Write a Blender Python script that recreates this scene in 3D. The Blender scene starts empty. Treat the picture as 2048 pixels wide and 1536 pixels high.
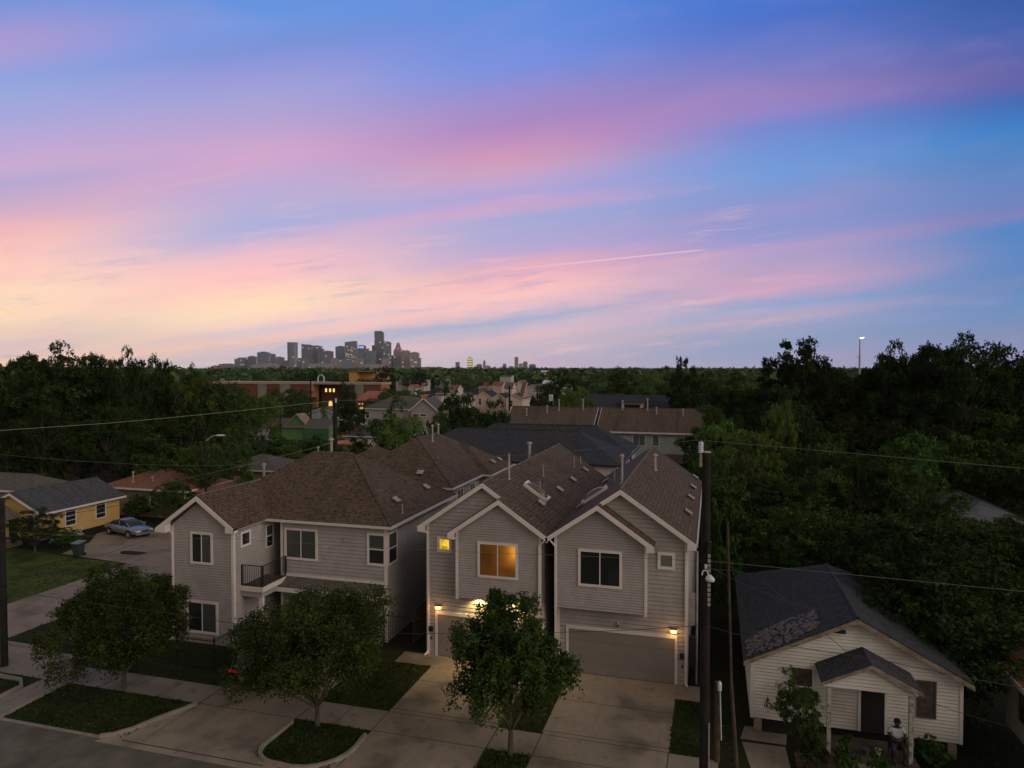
import bpy, math, random
import numpy as np
from mathutils import Vector, Matrix

SC = bpy.context.scene
COL = SC.collection
R = math.radians

# ------------------------------------------------------------------ camera
CH, FP, HORY = 14.7, 1400.0, 735.0
YAW = math.atan(401/1400.0); PIT = math.atan((768-HORY)/FP)
camd = bpy.data.cameras.new("camera"); cam = bpy.data.objects.new("camera", camd); COL.objects.link(cam)
cam.location = (0, 0, CH); cam.rotation_euler = (R(90)-PIT, 0, YAW)
camd.sensor_width = 36; camd.lens = 36*FP/2048; camd.clip_start = .5; camd.clip_end = 30000
SC.camera = cam
SC.view_settings.view_transform = 'Standard'; SC.view_settings.look = 'None'
SC.view_settings.exposure = 0; SC.view_settings.gamma = 1
try: SC.view_settings.use_curve_mapping = False
except Exception: pass

def lin(c):
    return tuple(((v/255)/12.92 if v/255 <= .04045 else (((v/255)+.055)/1.055)**2.4) for v in c) + (1,)

# ------------------------------------------------------------------ sky
world = bpy.data.worlds.new("World"); SC.world = world; world.use_nodes = True
NT = world.node_tree; NT.nodes.clear()
class NG:
    def __init__(s, nt): s.nt = nt
    def n(s, t, **k):
        o = s.nt.nodes.new(t)
        for a, b in k.items(): setattr(o, a, b)
        return o
    def l(s, a, b): s.nt.links.new(a, b)
    def m(s, op, a, b=None, c=None, clamp=False):
        o = s.n('ShaderNodeMath', operation=op); o.use_clamp = clamp
        for i, v in enumerate((a, b, c)):
            if v is None: continue
            if isinstance(v, (int, float)): o.inputs[i].default_value = v
            else: s.l(v, o.inputs[i])
        return o.outputs[0]
    def dot(s, a, v):
        o = s.n('ShaderNodeVectorMath', operation='DOT_PRODUCT'); s.l(a, o.inputs[0]); o.inputs[1].default_value = v
        return o.outputs['Value']
    def comb(s, x, y, z=0.0):
        o = s.n('ShaderNodeCombineXYZ')
        for i, v in enumerate((x, y, z)):
            if isinstance(v, (int, float)): o.inputs[i].default_value = v
            else: s.l(v, o.inputs[i])
        return o.outputs[0]
    def noise(s, vec, scale, detail=3, rough=.5):
        o = s.n('ShaderNodeTexNoise'); s.l(vec, o.inputs['Vector']); o.inputs['Scale'].default_value = scale
        o.inputs['Detail'].default_value = detail; o.inputs['Roughness'].default_value = rough
        return o.outputs['Fac']
    def mix(s, f, a, b, bt='MIX'):
        o = s.n('ShaderNodeMix', data_type='RGBA', blend_type=bt)
        for i, v in ((0, f), (6, a), (7, b)):
            if isinstance(v, (int, float)): o.inputs[i].default_value = v
            elif isinstance(v, tuple): o.inputs[i].default_value = v
            else: s.l(v, o.inputs[i])
        return o.outputs[2]
    def sstep(s, x, a, b):
        o = s.n('ShaderNodeMapRange', interpolation_type='SMOOTHSTEP'); s.l(x, o.inputs[0])
        o.inputs[1].default_value = a; o.inputs[2].default_value = b
        return o.outputs[0]
    def ramp(s, x, stops):
        o = s.n('ShaderNodeValToRGB'); s.l(x, o.inputs[0]); e = o.color_ramp.elements
        while len(e) > 1: e.remove(e[-1])
        e[0].position = stops[0][0]; e[0].color = stops[0][1]
        for p, c in stops[1:]:
            q = e.new(p); q.color = c
        return o.outputs[0]
g = NG(NT)
tc = g.n('ShaderNodeTexCoord').outputs['Generated']
fh = (-math.sin(YAW), math.cos(YAW), 0); rh = (math.cos(YAW), math.sin(YAW), 0)
fx = g.dot(tc, rh); fy = g.dot(tc, fh); fz = g.dot(tc, (0, 0, 1))
fyc = g.m('MAXIMUM', fy, .35)
X = g.m('MULTIPLY_ADD', g.m('DIVIDE', fx, fyc), 1400, 1024)
Yv = g.m('MULTIPLY_ADD', g.m('DIVIDE', fz, fyc), -1400, 735)
SH = .13
V = g.m('ADD', Yv, g.m('MULTIPLY', g.m('SUBTRACT', X, 1024), SH))
# wind-drawn wisps: noise stretched along the cloud streets
nv = g.comb(g.m('DIVIDE', X, 620), g.m('DIVIDE', V, 130))
w1 = g.m('MULTIPLY', g.m('SUBTRACT', g.noise(nv, 1.0, 3), .5), 40)
nv2 = g.comb(g.m('DIVIDE', X, 230), g.m('DIVIDE', V, 26))
w2 = g.m('MULTIPLY', g.m('SUBTRACT', g.noise(nv2, 1.0, 8, .64), .5), 52)
near = g.sstep(Yv, 300, 600)
VW = g.m('ADD', V, g.m('ADD', g.m('MULTIPLY', w1, 1.0), g.m('MULTIPLY', w2, near)))
T = g.m('DIVIDE', g.m('ADD', VW, 200), 1100)
cols = {
 0: [(0,(108,146,216)),(50,(140,150,216)),(85,(165,152,212)),(115,(170,155,212)),(160,(146,162,222)),(200,(155,168,222)),(250,(170,168,220)),(310,(196,168,214)),(345,(204,172,210)),(375,(180,168,212)),(430,(220,175,196)),(475,(250,188,182)),(510,(254,196,184)),(560,(255,206,184)),(600,(255,218,184)),(645,(255,220,184)),(680,(236,204,190)),(695,(222,198,194)),(715,(240,204,184)),(735,(252,208,174))],
 512: [(0,(96,146,222)),(60,(108,150,224)),(100,(124,146,216)),(150,(150,152,218)),(200,(166,162,216)),(250,(186,164,210)),(290,(206,166,206)),(320,(214,168,206)),(350,(205,170,210)),(380,(190,174,216)),(420,(182,178,218)),(455,(172,176,220)),(480,(196,180,212)),(505,(232,186,200)),(540,(252,192,190)),(570,(255,200,186)),(595,(255,214,182)),(625,(255,222,184)),(645,(250,212,192)),(660,(222,202,206)),(678,(250,204,188)),(700,(196,192,204)),(735,(216,196,202))],
 1024: [(0,(94,140,220)),(80,(106,142,222)),(130,(118,144,224)),(165,(134,142,216)),(200,(152,140,206)),(250,(172,136,196)),(285,(192,142,190)),(310,(208,150,186)),(340,(210,160,192)),(365,(196,166,208)),(395,(178,166,216)),(420,(206,166,206)),(440,(168,170,216)),(480,(172,168,212)),(510,(190,166,206)),(535,(222,170,188)),(565,(240,178,184)),(590,(252,192,186)),(618,(226,186,194)),(636,(158,172,202)),(655,(200,186,198)),(672,(230,190,194)),(700,(202,186,196)),(735,(196,176,192))],
 1536: [(0,(62,114,206)),(50,(78,112,200)),(90,(96,118,200)),(130,(116,124,198)),(165,(136,126,194)),(195,(152,130,192)),(220,(150,132,198)),(255,(118,136,208)),(300,(112,148,216)),(345,(116,156,218)),(395,(134,150,208)),(415,(148,150,206)),(450,(138,150,208)),(480,(152,152,208)),(500,(182,158,200)),(520,(176,158,200)),(545,(190,160,194)),(580,(212,166,192)),(598,(176,162,200)),(618,(146,166,206)),(640,(190,170,194)),(655,(160,166,200)),(690,(142,162,196)),(735,(168,162,192))],
 2048: [(0,(48,90,162)),(60,(60,94,172)),(110,(76,94,168)),(150,(96,96,166)),(175,(94,96,168)),(205,(62,104,180)),(260,(54,126,198)),(310,(74,130,194)),(370,(98,132,192)),(410,(106,130,190)),(435,(120,126,186)),(460,(70,130,196)),(520,(84,132,192)),(560,(96,132,188)),(610,(98,140,192)),(660,(122,142,186)),(735,(146,146,186))]}
cc = None; px = None
for xk in sorted(cols):
    st = []
    for y, c in cols[xk]:
        k = 1+.13*max(0, min(1, (y-430)/160))*(1 if xk < 1300 else .5); v = lin(c)
        st.append((max(0, min(1, (y + SH*(xk-1024) + 200)/1100)), (v[0]*k, v[1]*k, v[2]*k, 1)))
    rc = g.ramp(T, st)
    if cc is None: cc = rc
    else: cc = g.mix(g.sstep(X, px-40, xk+40), cc, rc)
    px = xk
# fine fibrous detail
patch = g.sstep(g.noise(g.comb(g.m('DIVIDE', X, 260), g.m('DIVIDE', V, 75)), 1.0, 3), .42, .66)
V3 = g.m('ADD', V, g.m('MULTIPLY', g.noise(g.comb(g.m('DIVIDE', X, 120), g.m('DIVIDE', V, 50)), 1.0, 3), 26))
nv3 = g.comb(g.m('DIVIDE', X, 170), g.m('DIVIDE', V3, 15))
f3 = g.m('SUBTRACT', g.noise(nv3, 1.0, 8, .68), .5)
pinkf = g.m('MULTIPLY', g.m('MULTIPLY', g.m('MAXIMUM', f3, 0.0), g.sstep(X, 1750, 1350)), g.m('MULTIPLY', g.m('MULTIPLY', near, patch), 3.8))
cc = g.mix(pinkf, cc, lin((255, 205, 200)))
bluef = g.m('MULTIPLY', g.m('MAXIMUM', g.m('MULTIPLY', f3, -1), 0.0), g.m('MULTIPLY', g.m('MULTIPLY', near, patch), 2.8))
cc = g.mix(bluef, cc, lin((150, 160, 205)))
# soft mottling high up
nv4 = g.comb(g.m('DIVIDE', X, 300), g.m('DIVIDE', V, 90))
f4 = g.m('SUBTRACT', g.noise(nv4, 1.0, 4, .55), .5)
cc = g.mix(g.m('MULTIPLY', g.m('MAXIMUM', f4, 0.0), .55), cc, lin((190, 160, 214)))
# jet contrails: thin lines on the sky between two directions
def trail(cc, p0, p1, wpx, col, s):
    dx, dy = p1[0]-p0[0], p1[1]-p0[1]; L = math.hypot(dx, dy); ux, uy = dx/L, dy/L
    ax = g.m('SUBTRACT', X, p0[0]); ay = g.m('SUBTRACT', Yv, p0[1])
    al = g.m('ADD', g.m('MULTIPLY', ax, ux), g.m('MULTIPLY', ay, uy))
    ac = g.m('ABSOLUTE', g.m('SUBTRACT', g.m('MULTIPLY', ax, uy), g.m('MULTIPLY', ay, ux)))
    m1 = g.sstep(ac, wpx, 0.0); m2 = g.sstep(al, 0, L*.6); m3 = g.sstep(al, L, L*.93)
    return g.mix(g.m('MULTIPLY', g.m('MULTIPLY', g.m('MULTIPLY', m1, m2), m3), s), cc, lin(col))
cc = trail(cc, (880, 554), (1422, 499), 2.6, (255, 200, 208), .75)
cc = trail(cc, (60, 434), (520, 338), 3.5, (250, 190, 190), .17)
cc = trail(cc, (-120, 568), (52, 636), 2.6, (255, 225, 140), .8)
# zenith and the eastern half of the sky
zen = g.sstep(fz, .46, .74)
cc = g.mix(zen, cc, lin((122, 116, 112)))
east = g.ramp(fz, [(0, lin((178, 160, 142))), (.25, lin((172, 156, 142))), (.6, lin((136, 128, 120))), (1, lin((122, 116, 112)))])
cc = g.mix(g.sstep(fy, .45, -.15), cc, east)
skyt = g.n('ShaderNodeTexSky', sky_type='NISHITA'); skyt.sun_disc = False
SUN_EL, SUN_AZ = R(24), R(112)          # azimuth clockwise from +Y
skyt.sun_elevation = SUN_EL; skyt.sun_rotation = SUN_AZ
b1 = g.n('ShaderNodeBackground'); g.l(cc, b1.inputs[0]); b1.inputs[1].default_value = 1.0
b2 = g.n('ShaderNodeBackground'); g.l(skyt.outputs[0], b2.inputs[0]); b2.inputs[1].default_value = .003
ad = g.n('ShaderNodeAddShader'); g.l(b1.outputs[0], ad.inputs[0]); g.l(b2.outputs[0], ad.inputs[1])
wo = g.n('ShaderNodeOutputWorld'); g.l(ad.outputs[0], wo.inputs[0])

sd = bpy.data.lights.new("sun", 'SUN'); sd.energy = 1.25; sd.angle = R(50); sd.color = (1, .87, .74)
sun = bpy.data.objects.new("sun", sd); COL.objects.link(sun)
sv = Vector((math.sin(SUN_AZ)*math.cos(SUN_EL), math.cos(SUN_AZ)*math.cos(SUN_EL), math.sin(SUN_EL)))
sun.rotation_euler = sv.to_track_quat('Z', 'Y').to_euler()

# ------------------------------------------------------------------ helpers
_f = Vector((-math.sin(YAW)*math.cos(PIT), math.cos(YAW)*math.cos(PIT), -math.sin(PIT)))
_r = Vector((math.cos(YAW), math.sin(YAW), 0)); _u = _r.cross(_f)
def ray(px, py): return _f + _r*((px-1024)/FP) - _u*((py-768)/FP)
def onz(px, py, z=0):
    d = ray(px, py); return Vector((0, 0, CH)) + d*((z-CH)/d.z)
def ony(px, py, y):
    d = ray(px, py); return Vector((0, 0, CH)) + d*(y/d.y)
def onx(px, py, x):
    d = ray(px, py); return Vector((0, 0, CH)) + d*(x/d.x)
def atD(px, py, D): return Vector((0, 0, CH)) + ray(px, py)*D

ORI = {}
def org(o): return ORI.get(o.name, Vector((0, 0, 0)))
def tag(o, label=None, cat=None, group=None, kind=None):
    if label: o['label'] = label
    if cat: o['category'] = cat
    if group: o['group'] = group
    if kind: o['kind'] = kind
    return o
def thing(name, loc, label, cat, group=None, rz=0):
    o = bpy.data.objects.new(name, None); COL.objects.link(o); o.empty_display_size = .3
    o.location = loc; o.rotation_euler = (0, 0, rz); ORI[o.name] = Vector(loc)
    return tag(o, label, cat, group)
def copy_tree(o, parent=None):
    c = o.copy(); COL.objects.link(c); c.parent = parent
    for ch in list(o.children): copy_tree(ch, c)
    return c

class MB:
    def __init__(s): s.v = []; s.f = []; s.mi = []; s.mats = []
    def mat(s, m):
        if m not in s.mats: s.mats.append(m)
        return s.mats.index(m)
    def add(s, vs, fs, m=None):
        b = len(s.v); s.v += [Vector(p) for p in vs]
        k = s.mat(m)
        for q in fs: s.f.append([b+i for i in q]); s.mi.append(k)
    def poly(s, pts, m=None): s.add(pts, [list(range(len(pts)))], m)
    def prism(s, pts, ext, m=None):
        pts = [Vector(p) for p in pts]; ext = Vector(ext); n = len(pts)
        nn = Vector((0, 0, 0))
        for i in range(n): nn += (pts[i]-pts[0]).cross(pts[(i+1) % n]-pts[0])
        if nn.dot(ext) > 0: pts = pts[::-1]
        vs = pts+[p+ext for p in pts]
        fs = [list(range(n)), list(range(2*n-1, n-1, -1))]+[[(i+1) % n, i, n+i, n+(i+1) % n] for i in range(n)]
        s.add(vs, fs, m)
    def box(s, x0, x1, y0, y1, z0, z1, m=None):
        s.prism([(x0, y0, z0), (x1, y0, z0), (x1, y1, z0), (x0, y1, z0)], (0, 0, z1-z0), m)
    def obox(s, c, ax, ay, az, m=None):
        c, ax, ay, az = map(Vector, (c, ax, ay, az))
        s.prism([c-ax-ay-az, c+ax-ay-az, c+ax+ay-az, c-ax+ay-az], az*2, m)
    def tube(s, p0, p1, r0, r1=None, n=8, m=None, cap=True):
        p0, p1 = Vector(p0), Vector(p1); r1 = r0 if r1 is None else r1
        d = (p1-p0).normalized(); a = d.orthogonal().normalized(); b = d.cross(a)
        vs = [p0+(a*math.cos(t)+b*math.sin(t))*r0 for t in [i*2*math.pi/n for i in range(n)]]
        vs += [p1+(a*math.cos(t)+b*math.sin(t))*r1 for t in [i*2*math.pi/n for i in range(n)]]
        fs = [[i, (i+1) % n, n+(i+1) % n, n+i] for i in range(n)]
        if cap: fs += [list(range(n))[::-1], list(range(n, 2*n))]
        s.add(vs, fs, m)
    def path(s, pts, r, n=6, m=None):
        for a, b in zip(pts, pts[1:]): s.tube(a, b, r, r, n, m)
    def rings(s, rings, m=None, cap=True):
        n = len(rings[0]); b = []
        for q in rings: b += list(q)
        fs = []
        for k in range(len(rings)-1):
            for i in range(n):
                j = (i+1) % n; fs.append([k*n+i, k*n+j, (k+1)*n+j, (k+1)*n+i])
        if cap: fs += [list(range(n))[::-1], [(len(rings)-1)*n+i for i in range(n)]]
        s.add(b, fs, m)
    def build(s, name, mat=None, parent=None, smooth=False, o3=None):
        o0 = org(parent) if parent is not None else Vector((0, 0, 0))
        if o3 is not None: o0 = Vector(o3)
        me = bpy.data.meshes.new(name)
        me.from_pydata([tuple(p-o0) for p in s.v], [], s.f)
        mats = s.mats or [None]
        for m in mats: me.materials.append(m if m is not None else mat)
        me.polygons.foreach_set('material_index', s.mi)
        if smooth: me.polygons.foreach_set('use_smooth', [True]*len(s.f))
        uv = me.uv_layers.new(name='UVMap')
        for p in me.polygons:
            nrm = p.normal
            if abs(nrm.z) > .999: u = Vector((1, 0, 0))
            else: u = Vector((-nrm.y, nrm.x, 0)).normalized()
            v = nrm.cross(u)
            for li in p.loop_indices:
                co = me.vertices[me.loops[li].vertex_index].co + o0
                uv.data[li].uv = (co.dot(u), co.dot(v))
        me.update()
        o = bpy.data.objects.new(name, me); COL.objects.link(o)
        if parent is not None:
            o.parent = parent; ORI[o.name] = o0
        elif o3 is not None:
            o.location = o0; ORI[o.name] = o0
        return o

# ------------------------------------------------------------------ materials
def mat(name, col, rough=.7, metal=0, spec=.5, emit=None, es=0):
    m = bpy.data.materials.new(name); m.use_nodes = True
    b = m.node_tree.nodes['Principled BSDF']
    b.inputs['Base Color'].default_value = tuple(col)+(1,); b.inputs['Roughness'].default_value = rough
    b.inputs['Metallic'].default_value = metal; b.inputs['Specular IOR Level'].default_value = spec
    if emit: b.inputs['Emission Color'].default_value = tuple(emit)+(1,); b.inputs['Emission Strength'].default_value = es
    return m
def nmat(name, c1, c2, scale=1.0, rough=.8, detail=5, bump=0.0, c3=None, s3=.15, sharp=(.35, .65), spec=.3, bscale=None, co='Object'):
    m = mat(name, c1, rough, spec=spec); nt = m.node_tree; q = NG(nt); b = nt.nodes['Principled BSDF']
    t = q.n('ShaderNodeTexCoord').outputs[co] if co != 'Pos' else q.n('ShaderNodeNewGeometry').outputs['Position']
    f = q.sstep(q.noise(t, scale, detail, .6), *sharp)
    c = q.mix(f, tuple(c1)+(1,), tuple(c2)+(1,))
    if c3: c = q.mix(q.sstep(q.noise(t, scale*s3, 4, .55), .45, .7), c, tuple(c3)+(1,))
    q.l(c, b.inputs['Base Color'])
    if bump:
        bn = q.n('ShaderNodeBump'); bn.inputs['Strength'].default_value = bump; bn.inputs['Distance'].default_value = .02
        q.l(q.noise(t, bscale or scale*6, 4, .6), bn.inputs['Height']); q.l(bn.outputs[0], b.inputs['Normal'])
    return m
def shingle(name, c1, c2, mortar, stain=None, bw=.32, rh_=.145):
    m = mat(name, c1, .9, spec=.2); nt = m.node_tree; q = NG(nt); b = nt.nodes['Principled BSDF']
    uv = q.n('ShaderNodeTexCoord').outputs['UV']
    br = q.n('ShaderNodeTexBrick'); q.l(uv, br.inputs['Vector']); br.inputs['Scale'].default_value = 1
    br.inputs['Brick Width'].default_value = bw; br.inputs['Row Height'].default_value = rh_
    br.inputs['Mortar Size'].default_value = .022; br.inputs['Mortar Smooth'].default_value = .2
    br.inputs['Color1'].default_value = tuple(c1)+(1,); br.inputs['Color2'].default_value = tuple(c2)+(1,)
    br.inputs['Mortar'].default_value = tuple(mortar)+(1,); br.inputs['Bias'].default_value = 0
    c = br.outputs['Color']
    pos = q.n('ShaderNodeNewGeometry').outputs['Position']
    n1 = q.noise(pos, 5.0, 4, .7); c = q.mix(q.sstep(n1, .3, .75), c, tuple(v*1.55 for v in c2)+(1,))
    n3 = q.noise(pos, 13.0, 2, .7); c = q.mix(q.m('MULTIPLY', q.sstep(n3, .5, .8), .5), c, tuple(v*.45 for v in c1)+(1,))
    if stain:
        wv = q.n('ShaderNodeVectorMath', operation='MULTIPLY'); q.l(uv, wv.inputs[0]); wv.inputs[1].default_value = (1.2, .12, 1)
        c = q.mix(q.m('MULTIPLY', q.sstep(q.noise(wv.outputs[0], 1.0, 5, .6), .45, .75), .65), c, tuple(stain)+(1,))
    q.l(c, b.inputs['Base Color'])
    bn = q.n('ShaderNodeBump'); bn.inputs['Strength'].default_value = .9; bn.inputs['Distance'].default_value = .03
    q.l(q.m('SUBTRACT', 1.0, br.outputs['Fac']), bn.inputs['Height']); q.l(bn.outputs[0], b.inputs['Normal'])
    return m
def brick(name, c1, c2, mortar, s=1.0):
    m = mat(name, c1, .85); nt = m.node_tree; q = NG(nt); b = nt.nodes['Principled BSDF']
    uv = q.n('ShaderNodeTexCoord').outputs['UV']
    br = q.n('ShaderNodeTexBrick'); q.l(uv, br.inputs['Vector']); br.inputs['Scale'].default_value = s
    br.inputs['Brick Width'].default_value = .4; br.inputs['Row Height'].default_value = .15; br.inputs['Mortar Size'].default_value = .015
    br.inputs['Color1'].default_value = tuple(c1)+(1,); br.inputs['Color2'].default_value = tuple(c2)+(1,); br.inputs['Mortar'].default_value = tuple(mortar)+(1,)
    q.l(br.outputs['Color'], b.inputs['Base Color']); return m
def leafmat(name, c1, c2, c3, tr=.25):
    m = mat(name, c1, .9, spec=.1); nt = m.node_tree; q = NG(nt); b = nt.nodes['Principled BSDF']
    pos = q.n('ShaderNodeNewGeometry').outputs['Position']
    c = q.mix(q.sstep(q.noise(pos, .55, 3, .6), .35, .65), tuple(c1)+(1,), tuple(c2)+(1,))
    c = q.mix(q.sstep(q.noise(pos, 2.6, 2, .6), .5, .72), c, tuple(c3)+(1,))
    oi = q.n('ShaderNodeObjectInfo').outputs['Random']
    hv = q.n('ShaderNodeHueSaturation'); q.l(c, hv.inputs['Color'])
    q.l(q.m('MULTIPLY_ADD', oi, .05, .475), hv.inputs['Hue']); q.l(q.m('MULTIPLY_ADD', oi, .6, .7), hv.inputs['Value'])
    q.l(hv.outputs[0], b.inputs['Base Color'])
    ts = q.n('ShaderNodeBsdfTranslucent'); q.l(hv.outputs[0], ts.inputs[0])
    mx = q.n('ShaderNodeMixShader'); mx.inputs[0].default_value = tr
    q.l(b.outputs[0], mx.inputs[1]); q.l(ts.outputs[0], mx.inputs[2])
    q.l(mx.outputs[0], nt.nodes['Material Output'].inputs[0]); return m

def concrete(name, c1, c2, dark):
    m = nmat(name, c1, c2, .9, .85, 7, .2, dark, .5, (.3, .7), bscale=30, co='Pos'); nt = m.node_tree; q = NG(nt); b = nt.nodes['Principled BSDF']
    c = b.inputs['Base Color'].links[0].from_socket; pos = q.n('ShaderNodeNewGeometry').outputs['Position']
    st = q.m('MULTIPLY', q.sstep(q.noise(pos, 1.7, 6, .7), .56, .70), .7)      # oil and damp blotches
    c = q.mix(st, c, tuple(v*.42 for v in c1)+(1,))
    sc_ = q.n('ShaderNodeVectorMath', operation='MULTIPLY'); q.l(pos, sc_.inputs[0]); sc_.inputs[1].default_value = (3.2, .35, 1)
    c = q.mix(q.m('MULTIPLY', q.sstep(q.noise(sc_.outputs[0], 1.0, 5, .6), .5, .72), .35), c, tuple(v*.6 for v in c1)+(1,))   # wheel tracks
    c = q.mix(q.m('MULTIPLY', q.sstep(q.noise(pos, 14, 3, .7), .62, .7), .5), c, tuple(v*.5 for v in c1)+(1,))
    q.l(c, b.inputs['Base Color']); return m
M = {}
M['siding'] = nmat('siding_taupe', (0.3400, 0.3116, 0.3088), (0.3894, 0.3556, 0.3504), 3.0, .6, 6, c3=(0.3090, 0.2825, 0.2777), s3=.12, co='Pos')
M['siding_side'] = M['siding']
M['white'] = nmat('white_trim', (.62, .56, .55), (.68, .62, .60), 1.5, .5, 3, co='Pos')
M['garage'] = nmat('garage_door_paint', (0.2127, 0.1898, 0.1782), (0.2300, 0.2070, 0.1932), 1.0, .5, 3, co='Pos')
M['shingle'] = shingle('brown_shingles', (0.0405, 0.0344, 0.0269), (0.1012, 0.0688, 0.0500), (0.0122, 0.0101, 0.0076), (0.0485, 0.0415, 0.0327), .42, .20)
M['shingle_b'] = shingle('charcoal_shingles', (.028, .03, .037), (.042, .045, .054), (.014, .014, .018))
M['shingle_t'] = shingle('weathered_brown_shingles', (.064, .050, .040), (.105, .076, .058), (.025, .02, .016), (.040, .034, .028), .42, .22)
M['shingle_g'] = shingle('grey_shingles', (.048, .050, .052), (.075, .078, .08), (.025, .025, .026), (.036, .038, .043))
M['shingle_c'] = shingle('old_slate_grey_shingles', (.024, .027, .031), (.040, .043, .047), (.012, .012, .013), (.05, .05, .052))
M['shingle_d'] = shingle('dark_grey_brown_shingles', (.075, .068, .062), (.11, .10, .09), (.04, .035, .03))
M['shingle_r'] = shingle('red_brown_shingles', (.16, .07, .05), (.22, .10, .07), (.08, .04, .03), (.10, .05, .04))
M['gutter'] = mat('gutter_white', (.55, .53, .50), .4)
M['soffit'] = mat('soffit_paint', (.5, .46, .43), .6)
M['pipe'] = nmat('galvanised_pipe', (.27, .25, .24), (.36, .33, .31), 4, .5, co='Pos')
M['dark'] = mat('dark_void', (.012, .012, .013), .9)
M['iron'] = mat('black_iron', (.012, .012, .012), .5)
def glass(name, c, rough=.06):
    return mat(name, c, rough, spec=.7)
M['glass'] = glass('window_glass', (.018, .022, .024)); M['glass_c'] = glass('curtained_glass', (.06, .072, .068), .25)
M['glass_p'] = glass('frosted_glass', (.13, .15, .14), .3)
M['bark'] = nmat('bark', (.05, .042, .034), (.09, .078, .065), 3, .9, 5, .6, co='Pos')
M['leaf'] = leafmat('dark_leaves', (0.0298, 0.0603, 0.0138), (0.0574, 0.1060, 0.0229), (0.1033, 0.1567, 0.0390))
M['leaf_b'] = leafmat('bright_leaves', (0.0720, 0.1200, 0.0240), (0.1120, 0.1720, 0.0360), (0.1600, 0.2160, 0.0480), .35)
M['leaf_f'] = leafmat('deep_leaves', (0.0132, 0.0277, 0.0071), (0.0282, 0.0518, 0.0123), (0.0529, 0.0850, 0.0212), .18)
M['leaf_x'] = leafmat('hazy_belt_leaves', (0.0495, 0.0884, 0.0286), (0.0825, 0.1337, 0.0396), (0.1265, 0.1756, 0.0550), .2)  # paler green carries the haze of distance in the colour
M['leaf_s'] = leafmat('street_tree_leaves', (0.0239, 0.0399, 0.0087), (0.0456, 0.0680, 0.0152), (0.0868, 0.1148, 0.0260), .2)
M['concrete'] = concrete('driveway_concrete', (0.2560, 0.2112, 0.1600), (0.3200, 0.2662, 0.2074), (0.1280, 0.1075, 0.0870))
M['walkc'] = concrete('sidewalk_concrete', (0.2318, 0.1976, 0.1562), (0.2806, 0.2416, 0.1952), (0.1342, 0.1171, 0.0952))
M['roadc'] = concrete('side_road_concrete', (0.2460, 0.1920, 0.1464), (0.3000, 0.2400, 0.1860), (0.1560, 0.1248, 0.0984))
M['asph'] = nmat('front_street_surface', (0.1100, 0.0990, 0.0792), (0.1540, 0.1375, 0.1100), 1.2, .9, 7, .3, (0.0770, 0.0682, 0.0550), .3, bscale=40, co='Pos')
M['blade'] = leafmat('grass_blades', (0.0195, 0.0307, 0.0078), (0.0390, 0.0573, 0.0127), (0.0605, 0.0819, 0.0195), .2)
M['kerb'] = nmat('kerb_concrete', (.20, .175, .15), (.26, .23, .20), 2, .85, 5, co='Pos')
M['joint'] = mat('joint_dirt', (.035, .03, .024), .95)
def grass(name, c1, c2, c3, s=1.4):
    return nmat(name, c1, c2, s, .95, 8, .9, c3, .25, (.3, .7), spec=.1, bscale=22, co='Pos')
M['grass'] = grass('lawn_grass', (0.0194, 0.0272, 0.0086), (0.0367, 0.0476, 0.0140), (0.0151, 0.0182, 0.0076))
M['grass_y'] = grass('bright_grass', (0.0469, 0.0667, 0.0124), (0.0856, 0.1130, 0.0193), (0.0221, 0.0319, 0.0097))
M['ground'] = grass('rough_ground', (.018, .022, .009), (.028, .032, .013), (.024, .02, .013), .5)
M['dirt'] = nmat('bare_dirt', (.13, .09, .065), (.08, .06, .045), 1.5, .95, 7, .5, (.045, .042, .02), .6, co='Pos')
M['wsiding'] = nmat('old_white_siding', (0.6270, 0.6047, 0.5800), (0.7068, 0.6861, 0.6646), 1.2, .6, 6, c3=(0.5016, 0.4767, 0.4350), s3=.4, co='Pos')
M['oldwood'] = nmat('weathered_fascia', (.30, .24, .19), (.16, .12, .09), 3, .9, 6, co='Pos')
M['wood_m'] = nmat('old_post_wood', (.05, .038, .028), (.085, .066, .05), 2.5, .95, 5, co='Pos')
M['wood'] = nmat('pole_wood', (.012, .0105, .01), (.022, .018, .016), 2.5, .95, 5, .4, co='Pos')
M['wood_l'] = nmat('fence_wood', (.14, .10, .07), (.20, .15, .10), 2.5, .9, 5, co='Pos')
M['wire'] = mat('wire_black', (.02, .02, .02), .5); M['wire_g'] = mat('wire_aluminium', (.17, .155, .13), .5, .2)
M['wire_y'] = mat('wire_sheath', (.34, .31, .22), .6); M['porc'] = mat('porcelain', (.55, .56, .6), .25); M['warm'] = mat('lamp_warm', (.9, .6, .25), .5, emit=(1, .55, .12), es=6)
M['plastic_w'] = mat('white_plastic', (.55, .58, .6), .4)
M['black'] = mat('black_plastic', (.015, .015, .016), .5)
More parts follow.
